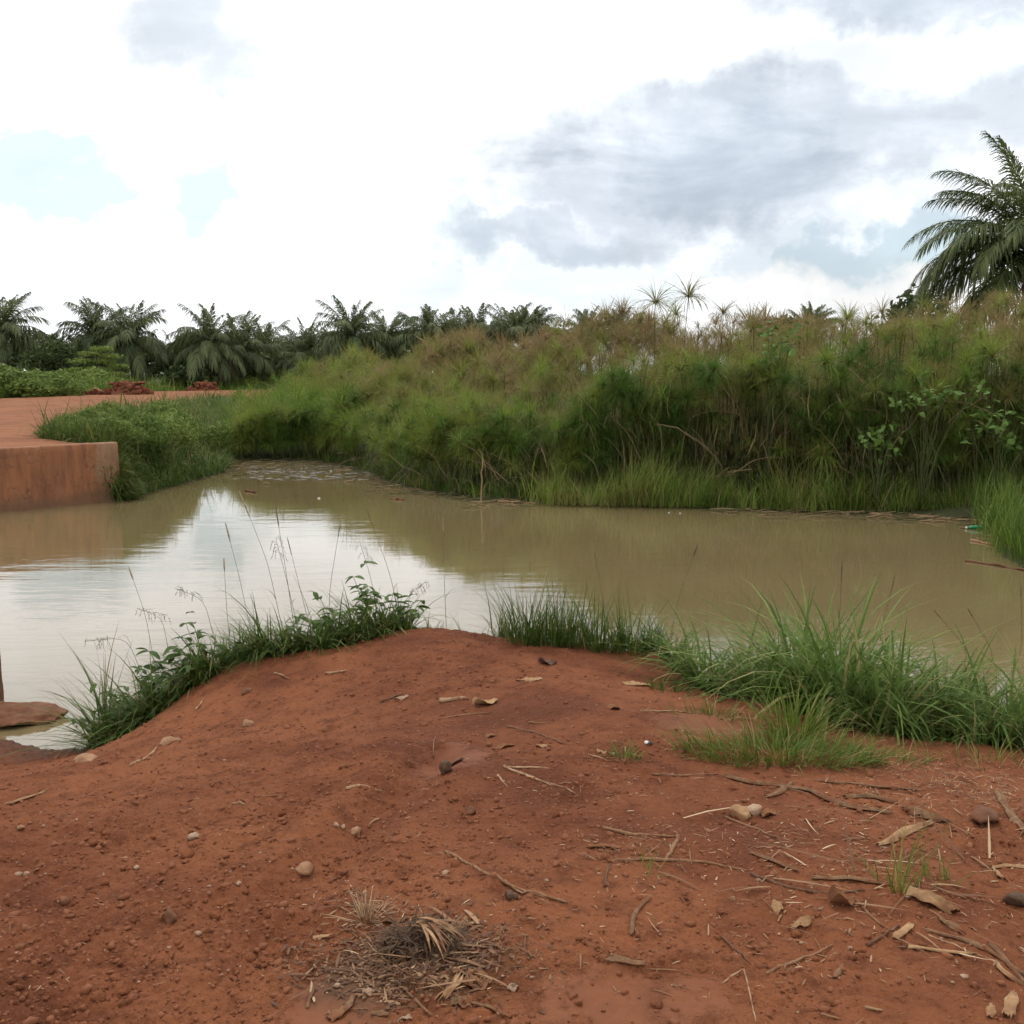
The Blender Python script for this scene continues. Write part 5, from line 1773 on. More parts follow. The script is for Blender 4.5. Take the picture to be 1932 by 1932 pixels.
def stalk(tip, base, mid, kind, label, head=.09, group=None, out=.14, mat='seed'):
    pxs = np.array([e_[0] for e_ in EDGE_PX], float)
    x_, y_ = np.interp(base[0], pxs, EDGE[:, 0]), np.interp(base[0], pxs, EDGE[:, 1]) + out
    z_ = float(ground_z(x_, y_)[0])
    e = link('grass_stalk', None, loc=(x_, y_, z_))
    tag(e, label, 'grass stalk', group)
    o_ = np.array([x_, y_, z_])
    tp = at_depth(tip[0], tip[1], y_) - o_
    md = at_depth(mid[0], mid[1], y_) - o_ if mid else tp * [.45, 1, .6]
    ps = resample([[0, 0, -.02], md, tp], 18)
    A = Acc()
    V, Q, T = tube(ps, np.linspace(.0022, .0011, 18), 4)
    A.add(V, Q, T, .6)
    # two clasping blades
    V, Q, t_ = blades(ps[[4, 8]], r.uniform(0, 6.28, 2), [.22, .16], [.006, .005], [.4, .5], [1.2, 1.4], 5, .4)
    A.add(V, Q, None, t_)
    link('stem', A.mesh('stem', M['stem']), e)
    A = Acc()
    dv = ps[-1] - ps[-3]
    dv /= np.linalg.norm(dv)
    if kind == 'tail':
        hp = np.array([ps[-1] + dv * head * (q - .5) for q in np.linspace(0, 1, 9)])
        V, Q, T = tube(hp, np.array([.001, .0035, .0045, .005, .005, .0045, .004, .003, .0008]) * (1.1 if mat == 'seed' else .8), 6)
        A.add(V, Q, T)
        n = 90
        V, Q, t_ = blades(hp[0] + np.outer(r.uniform(.05, .95, n), hp[-1] - hp[0]), r.uniform(0, 6.28, n), .013, .0009, r.uniform(.4, .9, n), 0, 1)
        A.add(V, Q, None, t_)
    elif kind == 'spike':
        hp = np.array([ps[-1] + dv * head * (q - .5) for q in np.linspace(0, 1, 8)])
        V, Q, T = tube(hp, [.0012, .003, .0026, .0034, .0028, .003, .002, .0006], 5)
        A.add(V, Q, T)
    else:                                   # open drooping panicle
        for k in range(11):
            b0 = ps[-1] - dv * head * 1.6 * k / 11
            a = r.uniform(0, 6.28)
            L = head * r.uniform(.5, 1.0)
            br = resample([b0, b0 + [math.cos(a) * L * .5, math.sin(a) * L * .4, .02], b0 + [math.cos(a) * L * .8, math.sin(a) * L * .6, -L * .55]], 7)
            V, Q, T = tube(br, .0008, 3)
            A.add(V, Q, T)
            for c_ in br[2:]:
                V, T = icosphere(0)
                A.add(V * [.0018, .0018, .0045] + c_ + r.normal(0, .003, 3), None, T)
    link('seed_head', A.mesh('seed_head', M[mat]), e)


stalk((461, 951), (545, 1226), (505, 1060), 'tail', 'tallest grass stalk of the left group, leaning left with a pale furry head', .19)
stalk((430, 1005), (484, 1225), (452, 1090), 'tail', 'grass stalk with a pale furry head just left of the tallest one', .14)
stalk((523, 975), (560, 1226), (540, 1080), 'tail', 'dark slim seed head on a stalk right of the tallest one', .16, mat='dark_seed')
stalk((247, 1082), (300, 1320), (275, 1160), 'tail', 'leftmost furry grass head, alone over the white reflection', .10)
stalk((423, 1066), (430, 1235), (427, 1140), 'tail', 'short pale grass head below the left furry ones', .09)
stalk((546, 1030), (600, 1220), (566, 1110), 'spike', 'reddish slim grass spike in the middle of the left group', .14, mat='dark_seed')
stalk((640, 1000), (610, 1220), (622, 1110), 'spike', 'faint brown spike leaning right beside the leafy weeds', .12, mat='dark_seed')
stalk((697, 975), (765, 1190), (735, 1080), 'spike', 'long dark grass spike leaning left above the mound', .16, mat='dark_seed')
stalk((678, 1020), (720, 1195), (700, 1090), 'panicle', 'bending loose panicle left of the long dark spike', .10)
stalk((836, 990), (842, 1190), (838, 1090), 'tail', 'upright pale grass head on its own above the mound top', .10)
stalk((160, 1210), (300, 1300), (240, 1202), 'panicle', 'wide drooping panicle hanging over the water at far left', .15, mat='dark_seed')
stalk((262, 1150), (330, 1290), (305, 1160), 'panicle', 'arching panicle above the dried-bud weed', .11, mat='dark_seed')
stalk((330, 1110), (420, 1260), (385, 1130), 'panicle', 'thin arching panicle left of the tall upright weed', .10, mat='dark_seed')
stalk((520, 1015), (575, 1225), (540, 1090), 'panicle', 'small open panicle behind the tallest furry head', .09, mat='dark_seed')
stalk((800, 1100), (760, 1190), (772, 1120), 'panicle', 'short nodding panicle at the left shoulder of the mound', .08, mat='dark_seed')
stalk((1124, 1055), (1150, 1228), (1138, 1130), 'spike', 'dark upright grass spike right of the wiry tufts', .12, mat='dark_seed')
stalk((1312, 1040), (1255, 1240), (1282, 1120), 'tail', 'bowed grass head leaning right over the brown water', .10, mat='dark_seed', out=.3)
stalk((1588, 1075), (1580, 1350), (1584, 1180), 'spike', 'straight dark spike highest over the big grass clump', .13, mat='dark_seed', out=.5)
stalk((1685, 1100), (1630, 1380), (1660, 1200), 'spike', 'thin spike leaning right from the big grass clump', .10, mat='dark_seed', out=.5)
stalk((1768, 1158), (1880, 1400), (1830, 1230), 'spike', 'long dark bare stalk leaning left near the right edge', .06, mat='dark_seed', out=.7)
stalk((1830, 1155), (1905, 1400), (1880, 1240), 'spike', 'second leaning stalk closer to the right edge', .06, mat='dark_seed', out=.7)
stalk((1926, 1118), (1930, 1405), (1929, 1230), 'spike', 'upright dark stalk at the very right edge of the picture', .08, mat='dark_seed', out=.5)

# ------------------------------------------------------------------ litter on the red ground


def gpath(pts, n, lift):
    P_ = np.array([hit(x, y) for x, y in pts])
    P_ = resample(P_, n)
    P_[:, 2] = ground_z(P_[:, 0], P_[:, 1]) + lift
    k = np.array([.25, .5, .25])
    z = P_[:, 2].copy()
    for _ in range(6):
        z[1:-1] = np.convolve(z, k, 'valid')
    P_[:, 2] = np.maximum(z, P_[:, 2] - lift * .6)
    return P_


def dist_of(p_):
    return float(np.linalg.norm(p_ - np.array([0, 0, EYE])))


def stick(pts, wpx, mat, label, name='stick', n=14, joint=False):
    c = hit(*pts[0])
    rad = wpx / F * dist_of(c) / 2
    a0, a1 = hit(*pts[0]), hit(*pts[-1])
    n = int(np.clip(np.linalg.norm(a1 - a0) / .02, 5, n))
    P_ = gpath(pts, n, rad * .45)
    wander = np.cumsum(r.normal(0, rad * .45, (n, 3)), 0)
    wander -= np.linspace(0, 1, n)[:, None] * wander[-1]
    P_ += wander * [1, 1, .25]
    rr_ = rad * np.linspace(1.08, .72, n) * (1 + r.normal(0, .07, n))
    rr_[-1] *= .5
    if joint:
        rr_[n // 3] *= 1.35
        rr_[2 * n // 3] *= 1.35
    V, Q, T = tube(P_, rr_, 6)
    return tag(centred(name, V, Q, T, M[mat], True), label, 'stick')


def husk(pts, wpx, mat, label, n=22, ribs=9, arch=.5, cat='husk', name='husk_strip', ragged=.10):
    """fibrous dry strip: arched cross-section, ridged along its length, frayed ends"""
    c = hit(*pts[len(pts) // 2])
    w = wpx / F * dist_of(c)
    P_ = gpath(pts, n, .005)
    tg_ = np.gradient(P_, axis=0)
    tg_ /= np.linalg.norm(tg_, axis=1)[:, None]
    sd_ = np.cross(tg_, [0, 0, 1])
    sd_ /= np.linalg.norm(sd_, axis=1)[:, None]
    L = np.linalg.norm(P_[-1] - P_[0])
    tot = np.r_[0, np.cumsum(np.linalg.norm(np.diff(P_, axis=0), axis=1))]
    A = Acc()
    top, bot = [], []
    ridge = r.normal(0, w * .05, ribs)
    e0, e1 = r.uniform(0, ragged, ribs), r.uniform(0, ragged, ribs)
    tw = r.uniform(-.5, .5)
    for i in range(n):
        q = i / (n - 1)
        for k in range(ribs):
            u = k / (ribs - 1) * 2 - 1
            qq = e0[k] + (1 - e0[k] - e1[k]) * q
            cpt = np.array([np.interp(qq * tot[-1], tot, P_[:, j]) for j in range(3)])
            ww = w * .5 * (.55 + .45 * math.sin(math.pi * min(1, .15 + q * .8))) * (1 + .15 * math.sin(q * 9 + tw * 7))
            hgt = arch * ww * (1 - u * u) + ridge[k] + tw * ww * u * math.sin(q * 3.1)
            cpt = cpt + sd_[i] * u * ww + np.array([0, 0, max(hgt, -.002) + w * .06 * math.sin(q * 13 + k)])
            top.append(cpt)
            bot.append(cpt - [0, 0, .0025])
    V = np.array(top + bot)
    m_ = n * ribs
    Q = []
    for i in range(n - 1):
        for k in range(ribs - 1):
            a = i * ribs + k
            Q.append([a, a + 1, a + ribs + 1, a + ribs])
            Q.append([m_ + a, m_ + a + ribs, m_ + a + ribs + 1, m_ + a + 1])
        for k, fl in ((0, 0), (ribs - 1, 1)):
            a = i * ribs + k
            Q.append([a, a + ribs, m_ + a + ribs, m_ + a] if not fl else [a, m_ + a, m_ + a + ribs, a + ribs])
    A.add(V, Q)
    V, Q, T, _ = A.get()
    return tag(centred(name, V, Q, T, M[mat], False), label, cat)


def leaf(px, py, lpx, wpx, ang, mat, label, curl=.5, cat='leaf', name='dry_leaf', lift=.002):
    c = hit(px, py)
    s_ = dist_of(c) / F
    L, w = lpx * s_, wpx * s_ * 1.7
    n, k_ = 12, 8
    V, Q = [], []
    ca, sa = math.cos(ang), math.sin(ang)
    ph = r.uniform(0, 6)
    for i in range(n):
        t = i / (n - 1)
        half = w * .5 * (math.sin(math.pi * (0.03 + t * .94)) ** .6) * (1 + .14 * math.sin(t * 11 + ph))
        for k in range(k_):
            u = k / (k_ - 1) * 2 - 1
            x_, y_ = (t - .5) * L, u * half
            zz_ = lift + curl * (u * u) * half * (.6 + .5 * math.sin(t * 5 + ph)) + curl * .25 * L * (t - .5) ** 2 + .003 * math.sin(7 * u + 9 * t + ph)
            V.append([c[0] + x_ * ca - y_ * sa, c[1] + x_ * sa + y_ * ca, zz_])
    V = np.array(V)
    V[:, 2] += ground_z(V[:, 0], V[:, 1])
    for i in range(n - 1):
        for k in range(k_ - 1):
            a = i * k_ + k
            Q.append([a, a + 1, a + k_ + 1, a + k_])
    return tag(centred(name, V, Q, None, M[mat], True), label, cat)


def stone(px, py, wpx, mat, label, hr=.5, name='stone', sink=.25, seed=None, cat='stone'):
    c = hit(px, py)
    s_ = wpx / F * dist_of(c) / 2
    V, T = rock_shape(2, int(px) if seed is None else seed, .35, 7)
    V = V * [s_, s_ * .85, s_ * hr * 1.2]
    return tag(link(name, np_mesh(name, V, tris=T, mat=M[mat]), loc=(c[0], c[1] + s_ * .3, c[2] + s_ * hr * (1 - sink) * .6), rot=(0, 0, r.uniform(0, 6))), label, cat)


# right-hand litter
husk([(1356, 1464), (1416, 1479), (1491, 1489), (1531, 1494), (1591, 1521), (1666, 1534), (1691, 1541)], 17, 'husk', 'longest grey-brown husk strip winding right below the yellow-green tuft', 34)
husk([(1531, 1474), (1641, 1486), (1736, 1491)], 7, 'husk', 'thin straight fibre lying above the longest husk strip', 20, 5)
husk([(1441, 1507), (1470, 1500), (1496, 1479)], 9, 'husk', 'short husk piece crossing under the longest strip at an angle', 12, 6)
husk([(1590, 1508), (1640, 1505), (1700, 1520)], 12, 'husk', 'bowed husk loop at the right end of the longest strip', 18, 7, .9)
husk([(1693, 1528), (1736, 1537), (1793, 1558)], 26, 'husk', 'thick frayed husk end pointing right at the end of the longest strip', 20, 11, .5, ragged=.25)
husk([(1651, 1600), (1706, 1574), (1761, 1552)], 15, 'pale_husk', 'pale split stalk slanting up right toward the frayed husk end', 20, 9, .8, ragged=.12)
stick([(1136, 1564), (1186, 1576), (1276, 1580)], 6, 'stick', 'brown stem at the top of the bent-corner stem pair', joint=True)
stick([(1276, 1579), (1271, 1604), (1253, 1627)], 8, 'stick', 'short upright husk stem dropping from the brown stem to the long jointed one')
stick([(1151, 1629), (1251, 1626), (1311, 1631), (1411, 1644)], 6.5, 'stick', 'long jointed pale-ended stem lying across the middle right', joint=True, n=24)
stick([(1416, 1649), (1491, 1674), (1566, 1688), (1631, 1681)], 6, 'dark_stick', 'dark half-buried stem curving on from the jointed stem', n=20)
stick([(1141, 1674), (1146, 1650), (1153, 1631)], 6, 'dark_stick', 'stubby dark stem hanging from the left end of the jointed stem')
husk([(1106, 1600), (1140, 1598), (1172, 1602)], 13, 'brown_leaf', 'flat brown husk piece left of the bent-corner stems', 12, 7, .5)
husk([(1411, 1611), (1466, 1631), (1511, 1650)], 12, 'husk', 'dark split husk slanting down right in the middle right ground', 18, 8)
husk([(1526, 1659), (1611, 1661), (1691, 1675)], 14, 'husk', 'layered husk strip running into the thick tan husk', 20, 9)
husk([(1698, 1682), (1745, 1700), (1811, 1730)], 36, 'pale_husk', 'thickest hollow tan husk, with grass sprouting beside it', 24, 13, .8, ragged=.16)
husk([(1736, 1754), (1816, 1776), (1866, 1794), (1940, 1848)], 9, 'husk', 'long reddish stem of the bundle leaving at the right edge', 26, 6, .8)
husk([(1866, 1784), (1900, 1820), (1940, 1866)], 9, 'husk', 'middle strip of the husk bundle at the right edge', 18, 6)
husk([(1872, 1815), (1900, 1842), (1932, 1868)], 12, 'pale_husk', 'pale frayed strip at the lower end of the right-edge bundle', 16, 7, ragged=.25)
husk([(1766, 1736), (1796, 1750), (1820, 1768)], 12, 'husk', 'frayed husk just below the thickest tan husk', 14, 8, ragged=.25)
husk([(1701, 1790), (1770, 1797), (1846, 1803)], 8, 'pale_husk', 'straight pale stem lying level left of the right-edge bundle', 18, 6, .8)
stick([(1751, 1766), (1820, 1795), (1891, 1820)], 3, 'pale_stick', 'thin pale blade crossing the level pale stem')
stick([(1448, 1839), (1506, 1809), (1571, 1784)], 6, 'stick', 'curved stick slanting up right in the lower right ground', n=18)
stick([(1361, 1769), (1390, 1795), (1416, 1820)], 4.5, 'dark_stick', 'dark thin stick slanting down right left of the curved stick')
stick([(1361, 1861), (1401, 1831)], 4, 'pale_stick', 'left arm of the V-shaped pair of twigs')
stick([(1405, 1831), (1416, 1879), (1426, 1931)], 3.5, 'pale_stick', 'right arm of the V-shaped pair of twigs')
stick([(1616, 1699), (1674, 1754)], 5, 'stick', 'straight stick slanting down right under the layered husk')
stick([(1636, 1789), (1665, 1770), (1697, 1749)], 6, 'dark_stick', 'knobbly dark twig left of the pale husk flake')
husk([(1686, 1775), (1704, 1760), (1720, 1745)], 16, 'pale_husk', 'flat pale husk flake beside the knobbly twig', 10, 7, .25)
husk([(1191, 1774), (1196, 1729), (1212, 1710), (1231, 1694)], 8, 'husk', 'forked brown husk standing out in the lower middle', 16, 6, .8)
husk([(1138, 1814), (1180, 1817), (1228, 1825)], 15, 'husk', 'level ridged husk in the lower middle', 16, 10, .5, ragged=.2)
stick([(840, 1609), (935, 1650), (1006, 1684), (1071, 1706)], 6, 'stick', 'long stick slanting down right in the middle of the ground', n=26, joint=True)
stick([(955, 1664), (1000, 1686), (1040, 1700)], 4, 'pale_stick', 'thin pale splinter alongside the long middle stick')
stick([(1631, 1906), (1666, 1909)], 5, 'pale_stick', 'short white straw near the bottom right of the ground')
stick([(1548, 1920), (1588, 1925)], 5, 'stick', 'short brown straw left of the white straw at the bottom')
husk([(1573, 1850), (1582, 1838), (1591, 1823)], 9, 'husk', 'short upright husk chip right of the V-shaped twigs', 10, 6, .4)
husk([(1866, 1641), (1895, 1634), (1940, 1637)], 11, 'pale_husk', 'pale bent husk at the right edge above the black lump', 14, 7, .5)
husk([(1872, 1642), (1885, 1658), (1899, 1668)], 10, 'pale_husk', 'frayed tail of the pale bent husk', 10, 6, .5, ragged=.3)
husk([(1881, 1494), (1902, 1530), (1938, 1580)], 16, 'husk', 'thick husk strip slanting down out of the right edge', 20, 9, .6)
stone(1858, 1552, 56, 'red_stone', 'flat angular reddish stone near the right edge', .42)
husk([(1900, 1930), (1908, 1895), (1914, 1868)], 20, 'pale_husk', 'upright pale husk flake in the bottom right corner', 14, 9, .4, ragged=.2)
husk([(1866, 1925), (1870, 1910), (1872, 1898)], 14, 'pale_husk', 'smaller pale husk flake left of the corner one', 10, 7, .4)
stone(1922, 1710, 50, 'dark_fibre', 'black wet lump at the right edge', .45, cat='lump', name='wet_lump')
V, T = None, None
stone(1398, 1542, 44, 'pale_husk', 'crumbled pale yellow lump in the middle right ground', .55, cat='lump', name='crumbled_lump', seed=3)
stone(1424, 1538, 34, 'pale_stone', 'smaller pale lump against the crumbled yellow one', .6, cat='lump', name='crumbled_lump', seed=4)
leaf(1447, 1538, 40, 16, 1.0, 'brown_leaf', 'curled red-brown leaf leaning on the crumbled pale lump', 1.0)
stick([(1367, 1543), (1410, 1560), (1460, 1582)], 4, 'stick', 'stick running down right from the crumbled pale lump')
leaf(1466, 1715, 20, 13, .2, 'pale_husk', 'small pale flake right of the dark stem', .5, 'flake', 'husk_flake')
leaf(1511, 1747, 32, 13, -.5, 'pale_husk', 'pale shell-like flake in the lower right ground', .8, 'flake', 'husk_flake')
leaf(1588, 1706, 44, 20, .1, 'brown_leaf', 'brown curled husk ring under the dark curving stem', 1.6)

# middle
stick([(950, 1448), (1020, 1475), (1087, 1500)], 4.5, 'pale_stick', 'longest pale straw of the fan in the middle of the ground', n=18)
stick([(981, 1458), (1010, 1470), (1041, 1484)], 3.5, 'pale_stick', 'middle straw of the pale fan')
stick([(957, 1449), (1046, 1453)], 4, 'pale_stick', 'level straw at the top of the pale fan')
stick([(957, 1372), (1002, 1380), (1066, 1405)], 5, 'dark_stick', 'dark stalk above the pale straw fan', n=16)
stick([(939, 1463), (957, 1487)], 4, 'pale_stick', 'short straw left of the pale fan')
stick([(995, 1363), (1041, 1365)], 3, 'stick', 'thin level straw above the dark stalk')
stick([(827, 1358), (893, 1347), (930, 1345)], 3.5, 'stick', 'thin bent straw under the pale curled leaf')
stick([(826, 1325), (850, 1324), (884, 1321)], 9, 'pale_stick', 'thick pale stick left of the pale curled leaf')
leaf(916, 1330, 48, 20, .35, 'pale_husk', 'pale curled leaf on top of the mound, brightest there', 1.1)
stick([(718, 1327), (760, 1310)], 4, 'dark_stick', 'dark twig left of the thick pale stick')
leaf(758, 1318, 26, 8, .1, 'pale_stone', 'small whitish flake on the dark twig', .3, 'flake', 'husk_flake')
leaf(1033, 1253, 38, 13, .35, 'dark_leaf', 'dark curled leaf near the crest of the mound', 1.2)
leaf(998, 1284, 50, 22, .1, 'pale_husk', 'flat pale crust below the dark curled leaf', .15, 'flake', 'husk_flake')
leaf(1202, 1292, 52, 18, -.1, 'pale_husk', 'flat tan crust at the right side of the mound', .2, 'flake', 'husk_flake')
leaf(1157, 1337, 26, 14, .2, 'brown_leaf', 'small brown leaf below the tan crust', .5)
stone(840, 1459, 24, 'dark_fibre', 'small dark stump sticking out of the wet hollow', 1.1, cat='stump', name='stump', sink=.0)
leaf(857, 1443, 34, 8, .15, 'dark_leaf', 'dark sliver of leaf beside the small stump', .8)
stick([(655, 1489), (722, 1495)], 6, 'pale_stick', 'white straw lying level left of the wet hollow')
stick([(818, 1432), (822, 1390)], 2.5, 'stick', 'thin twig pointing away beside the wet hollow')
stick([(1231, 1463), (1277, 1467), (1354, 1461)], 4, 'stick', 'long thin twig left of the longest husk strip', n=16)
stick([(1208, 1342), (1260, 1342), (1310, 1346)], 3, 'pale_stick', 'pale grass straw left of the flattened grass patch')
stick([(1110, 1424), (1150, 1437)], 3, 'pale_stick', 'short straw left of the very small tuft')
leaf(1135, 1420, 18, 12, .5, 'pale_husk', 'small tan leaf chip left of the very small tuft', .3)
leaf(925, 1390, 20, 12, .3, 'brown_leaf', 'small tan leaf left of the dark stalk', .3)
leaf(950, 1410, 40, 9, .1, 'brown_leaf', 'slim brown leaf above the pale straw fan', .6)
leaf(1025, 1408, 28, 9, -.1, 'pale_husk', 'pair of pale chips right of the slim brown leaf', .6, 'flake', 'husk_flake')
# scrap of white and black by the very small tuft
c = hit(1220, 1404)
e = link('bottle_cap', None, loc=c)
tag(e, 'small crumpled white and black cap lying right of the very small tuft', 'cap')
V, T = rock_shape(2, 8, .3, 5)
link('shell', np_mesh('shell', V * [.012, .010, .009] + [0, 0, .006], tris=T, mat=M['white_bit'], smooth=True), e)
V, T = rock_shape(1, 9, .3, 5)
link('liner', np_mesh('liner', V * [.014, .010, .008] + [.012, -.004, .004], tris=T, mat=M['cap'], smooth=True), e)

# left
stick([(245, 1446), (270, 1430), (295, 1412)], 6, 'pale_stick', 'pale stick slanting up right below the left bank weeds')
husk([(8, 1523), (50, 1507), (92, 1492)], 9, 'pale_husk', 'pale husk strip near the left edge of the ground', 14, 7)
stick([(480, 1506), (540, 1503)], 3, 'stick', 'thin level straw in the left ground')
stick([(438, 1519), (465, 1520)], 3.5, 'pale_stick', 'short pale straw in the left ground')
stick([(613, 1273), (640, 1270), (656, 1266)], 5, 'pale_stick', 'pale twig on the left slope of the mound')
stick([(517, 1271), (532, 1276), (547, 1283)], 3.5, 'pale_stick', 'small pale twig left of the one on the mound slope')
stick([(369, 1340), (378, 1330), (385, 1318)], 3.5, 'pale_stick', 'small hooked twig above the left stones')
stick([(694, 1558), (718, 1545)], 5, 'pale_stick', 'short pale stick right of the paired white pebbles')
stone(365, 1585, 21, 'pale_stone', 'bright pale stone alone in the left ground', .6)
stone(672, 1577, 27, 'stone', 'tan stone right of the paired white pebbles', .55)
stone(572, 1645, 42, 'stone', 'large pale stone half sunk in the soil left of the middle', .35, sink=.6)
stone(634, 1560, 12, 'pale_stone', 'left one of the paired white pebbles', .7)
stone(648, 1565, 11, 'pale_stone', 'right one of the paired white pebbles', .7)
stone(34, 1654, 13, 'pale_stone', 'left one of two pale pebbles at the left edge', .6)
stone(50, 1654, 11, 'pale_stone', 'right one of two pale pebbles at the left edge', .6)
stone(450, 1672, 12, 'pale_stone', 'tiny white pebble in the left foreground', .6)
stone(40, 1567, 13, 'stone', 'pale pebble near the left edge above the pair', .6)
stone(320, 1738, 28, 'red_stone', 'round red clod in the left foreground', .8)
stone(888, 1537, 20, 'red_stone', 'dark red clod right of the rut', .8)
stone(467, 1371, 28, 'stone', 'tan stone on the left slope of the mound', .5)
stone(320, 1404, 40, 'stone', 'broad tan stone half buried at the foot of the left weeds', .35, sink=.5)
stone(465, 1308, 24, 'red_stone', 'reddish stone high on the left slope of the mound', .5)
stone(160, 1437, 50, 'stone', 'flat pale crust of stone near the left inlet', .18, sink=.6)
stone(122, 1705, 15, 'red_stone', 'small red clod at far left foreground', .7)
stone(840, 1650, 15, 'pale_stone', 'small pale pebble on the long middle stick', .4)
stone(1382, 1700, 14, 'stone', 'small tan pebble below the dark curving stem', .6)
stone(1160, 1402, 10, 'stone', 'tiny tan pebble above the very small tuft', .6)

# dark fibre clump with its fan of dried strips
cl = hit(795, 1800)
e = link('fibre_clump', None, loc=cl)
tag(e, 'dark matted plant clump with a fan of pale dried strips, in the foreground middle', 'plant clump')
A = Acc()
n = 420
a = r.uniform(0, 6.28, n)
q = np.sqrt(r.uniform(0, 1, n)) * .085
P_ = np.c_[np.cos(a) * q * 1.3, np.sin(a) * q + .05, .030 * (1 - (q / .085) ** 2)]
V, Q, t_ = blades(P_, r.uniform(0, 6.28, n), r.uniform(.03, .08, n), r.uniform(.003, .011, n), r.uniform(.7, 1.75, n), r.uniform(-.4, 1.6, n), 4, .3, twist=1.5)
A.add(V, Q, None, t_)
V, T = rock_shape(2, 5, .5, 4)
A.add(V * [.07, .05, .022] + [0, .05, .004], None, T, .2)
link('mat', A.mesh('mat', M['dark_fibre']), e)
for k in range(15):
    aa = R(-75 + 62 * (k / 14)) + r.normal(0, .06)
    L = r.uniform(.10, .17)
    b0 = np.array([.005 + r.normal(0, .012), .045 + r.normal(0, .008), .06 + r.normal(0, .008)])
    V, Q, t_ = blades(b0[None], [aa], [L], [r.uniform(.010, .018)], [1.15], [1.0], 7, .5, twist=.8)
    link('strip', np_mesh('strip', V, Q, mat=M['husk'] if k % 3 else M['pale_husk'], tint=t_), e)
leaf(897, 1852, 52, 30, .5, 'brown_leaf', 'broad orange-brown husk plate right of the dark clump', .35, 'husk', 'husk_plate')
leaf(868, 1893, 46, 18, -.9, 'husk', 'greyish leaf flake under the orange-brown husk plate', .4)
husk([(820, 1908), (850, 1870), (872, 1835)], 22, 'pale_husk', 'pale frayed bundle of fibres below the dark clump', 18, 11, .4, ragged=.3)
husk([(880, 1893), (930, 1910), (960, 1928)], 10, 'husk', 'thin husk strips trailing right at the bottom middle', 16, 6, .5, ragged=.3)
husk([(636, 1926), (655, 1905), (668, 1880)], 14, 'husk', 'upright husk board at the bottom, left of the clump litter', 12, 6, .1)
husk([(620, 1930), (640, 1915), (652, 1902)], 24, 'brown_leaf', 'wide brown flake at the bottom left of the clump litter', 10, 7, .2)
stick([(668, 1880), (720, 1882), (776, 1883)], 5, 'stick', 'long level straw below the dark clump')
stick([(782, 1888), (815, 1920)], 6, 'stick', 'straw slanting down right below the dark clump')
husk([(700, 1916), (718, 1917), (735, 1917)], 9, 'husk', 'short split stick at the bottom under the clump', 10, 6, .5)
leaf(882, 1744, 40, 16, .8, 'pale_husk', 'pale oval leaf behind the dark clump', .3)
husk([(588, 1773), (605, 1770), (627, 1767)], 9, 'pale_husk', 'pale husk sliver left of the pale dried grass tuft', 10, 6, .5)
stick([(560, 1800), (575, 1775), (600, 1745)], 3, 'dark_stick', 'thin dark root rising behind the pale husk sliver')
leaf(745, 1742, 44, 10, .2, 'brown_leaf', 'slim tan leaf between the dried grass tuft and the pale oval leaf', .6)
stick([(580, 1905), (585, 1870), (587, 1852)], 6, 'pale_stick', 'short upright pale splinter beside the smooth wet patch')
leaf(763, 1925, 26, 9, .0, 'pale_stone', 'white seed-like flake at the bottom middle', .6, 'flake', 'husk_flake')
leaf(695, 1875, 20, 12, .3, 'pale_stone', 'pale greenish leaf chip below the clump, left one', .8, 'flake', 'husk_flake')
leaf(967, 1868, 20, 12, .5, 'pale_stone', 'pale greenish leaf chip right of the husk plate', .8, 'flake', 'husk_flake')
stick([(956, 1696), (976, 1700)], 16, 'dark_fibre', 'small black fibre knot by the long middle stick')

# ------------------------------------------------------------------ uncountable small stuff on the ground
r = np.random.default_rng(99)
A = Acc()
CV, CT = icosphere(0)
n = 26000
q = r.uniform(0, 1, n)
rad = 1.9 * (6.8 / 1.9) ** q
tht = np.radians(r.uniform(-33, 33, n))
X, Y = rad * np.sin(tht), rad * np.cos(tht)
dens = .30 + .9 * sstep(-.1, .4, pnoise(X * 1.4, Y * 1.4, 8) + .40 * sstep(.7, -1.2, X)) + .5 * sstep(.2, .5, pnoise(X * 3, Y * 3, 15))
keep = (r.random(n) < dens) & (signed_dist(np.stack([X, Y], 1), LAND) < -.03)
for w, rx, ry in ((W1, .16, .22), (W2, .2, .22), (W3, .3, .25), (W4, .3, .16)):
    keep &= (((X - w[0]) / rx) ** 2 + ((Y - w[1]) / ry) ** 2 > .9) | (r.random(n) < .1)
X, Y = X[keep], Y[keep]
Z = ground_z(X, Y)
n = len(X)
s_ = np.clip(np.exp(r.normal(math.log(.0036), .50, n)), .0016, .015)
big = (r.random(n) < .022) & (X < .5)
s_[big] = r.uniform(.007, .0135, big.sum())
jit = 1 + r.normal(0, .40, (n, 12, 1)).clip(-.6, .7)
rot = r.uniform(0, 6.28, n)
V = CV[None] * jit * s_[:, None, None] * np.stack([r.uniform(.8, 1.4, n), r.uniform(.8, 1.2, n), r.uniform(.55, .9, n)], 1)[:, None]
V = np.stack([V[..., 0] * np.cos(rot)[:, None] - V[..., 1] * np.sin(rot)[:, None], V[..., 0] * np.sin(rot)[:, None] + V[..., 1] * np.cos(rot)[:, None], V[..., 2]], -1)
V += np.stack([X, Y, Z + s_ * .10], 1)[:, None]
T = CT[None] + (np.arange(n) * 12)[:, None, None]
tag(link('soil_crumbs', np_mesh('soil_crumbs', V.reshape(-1, 3), tris=T.reshape(-1, 3), mat=M['crumb'])), 'crumbs of red soil strewn over the ground', 'soil crumbs', kind='stuff')

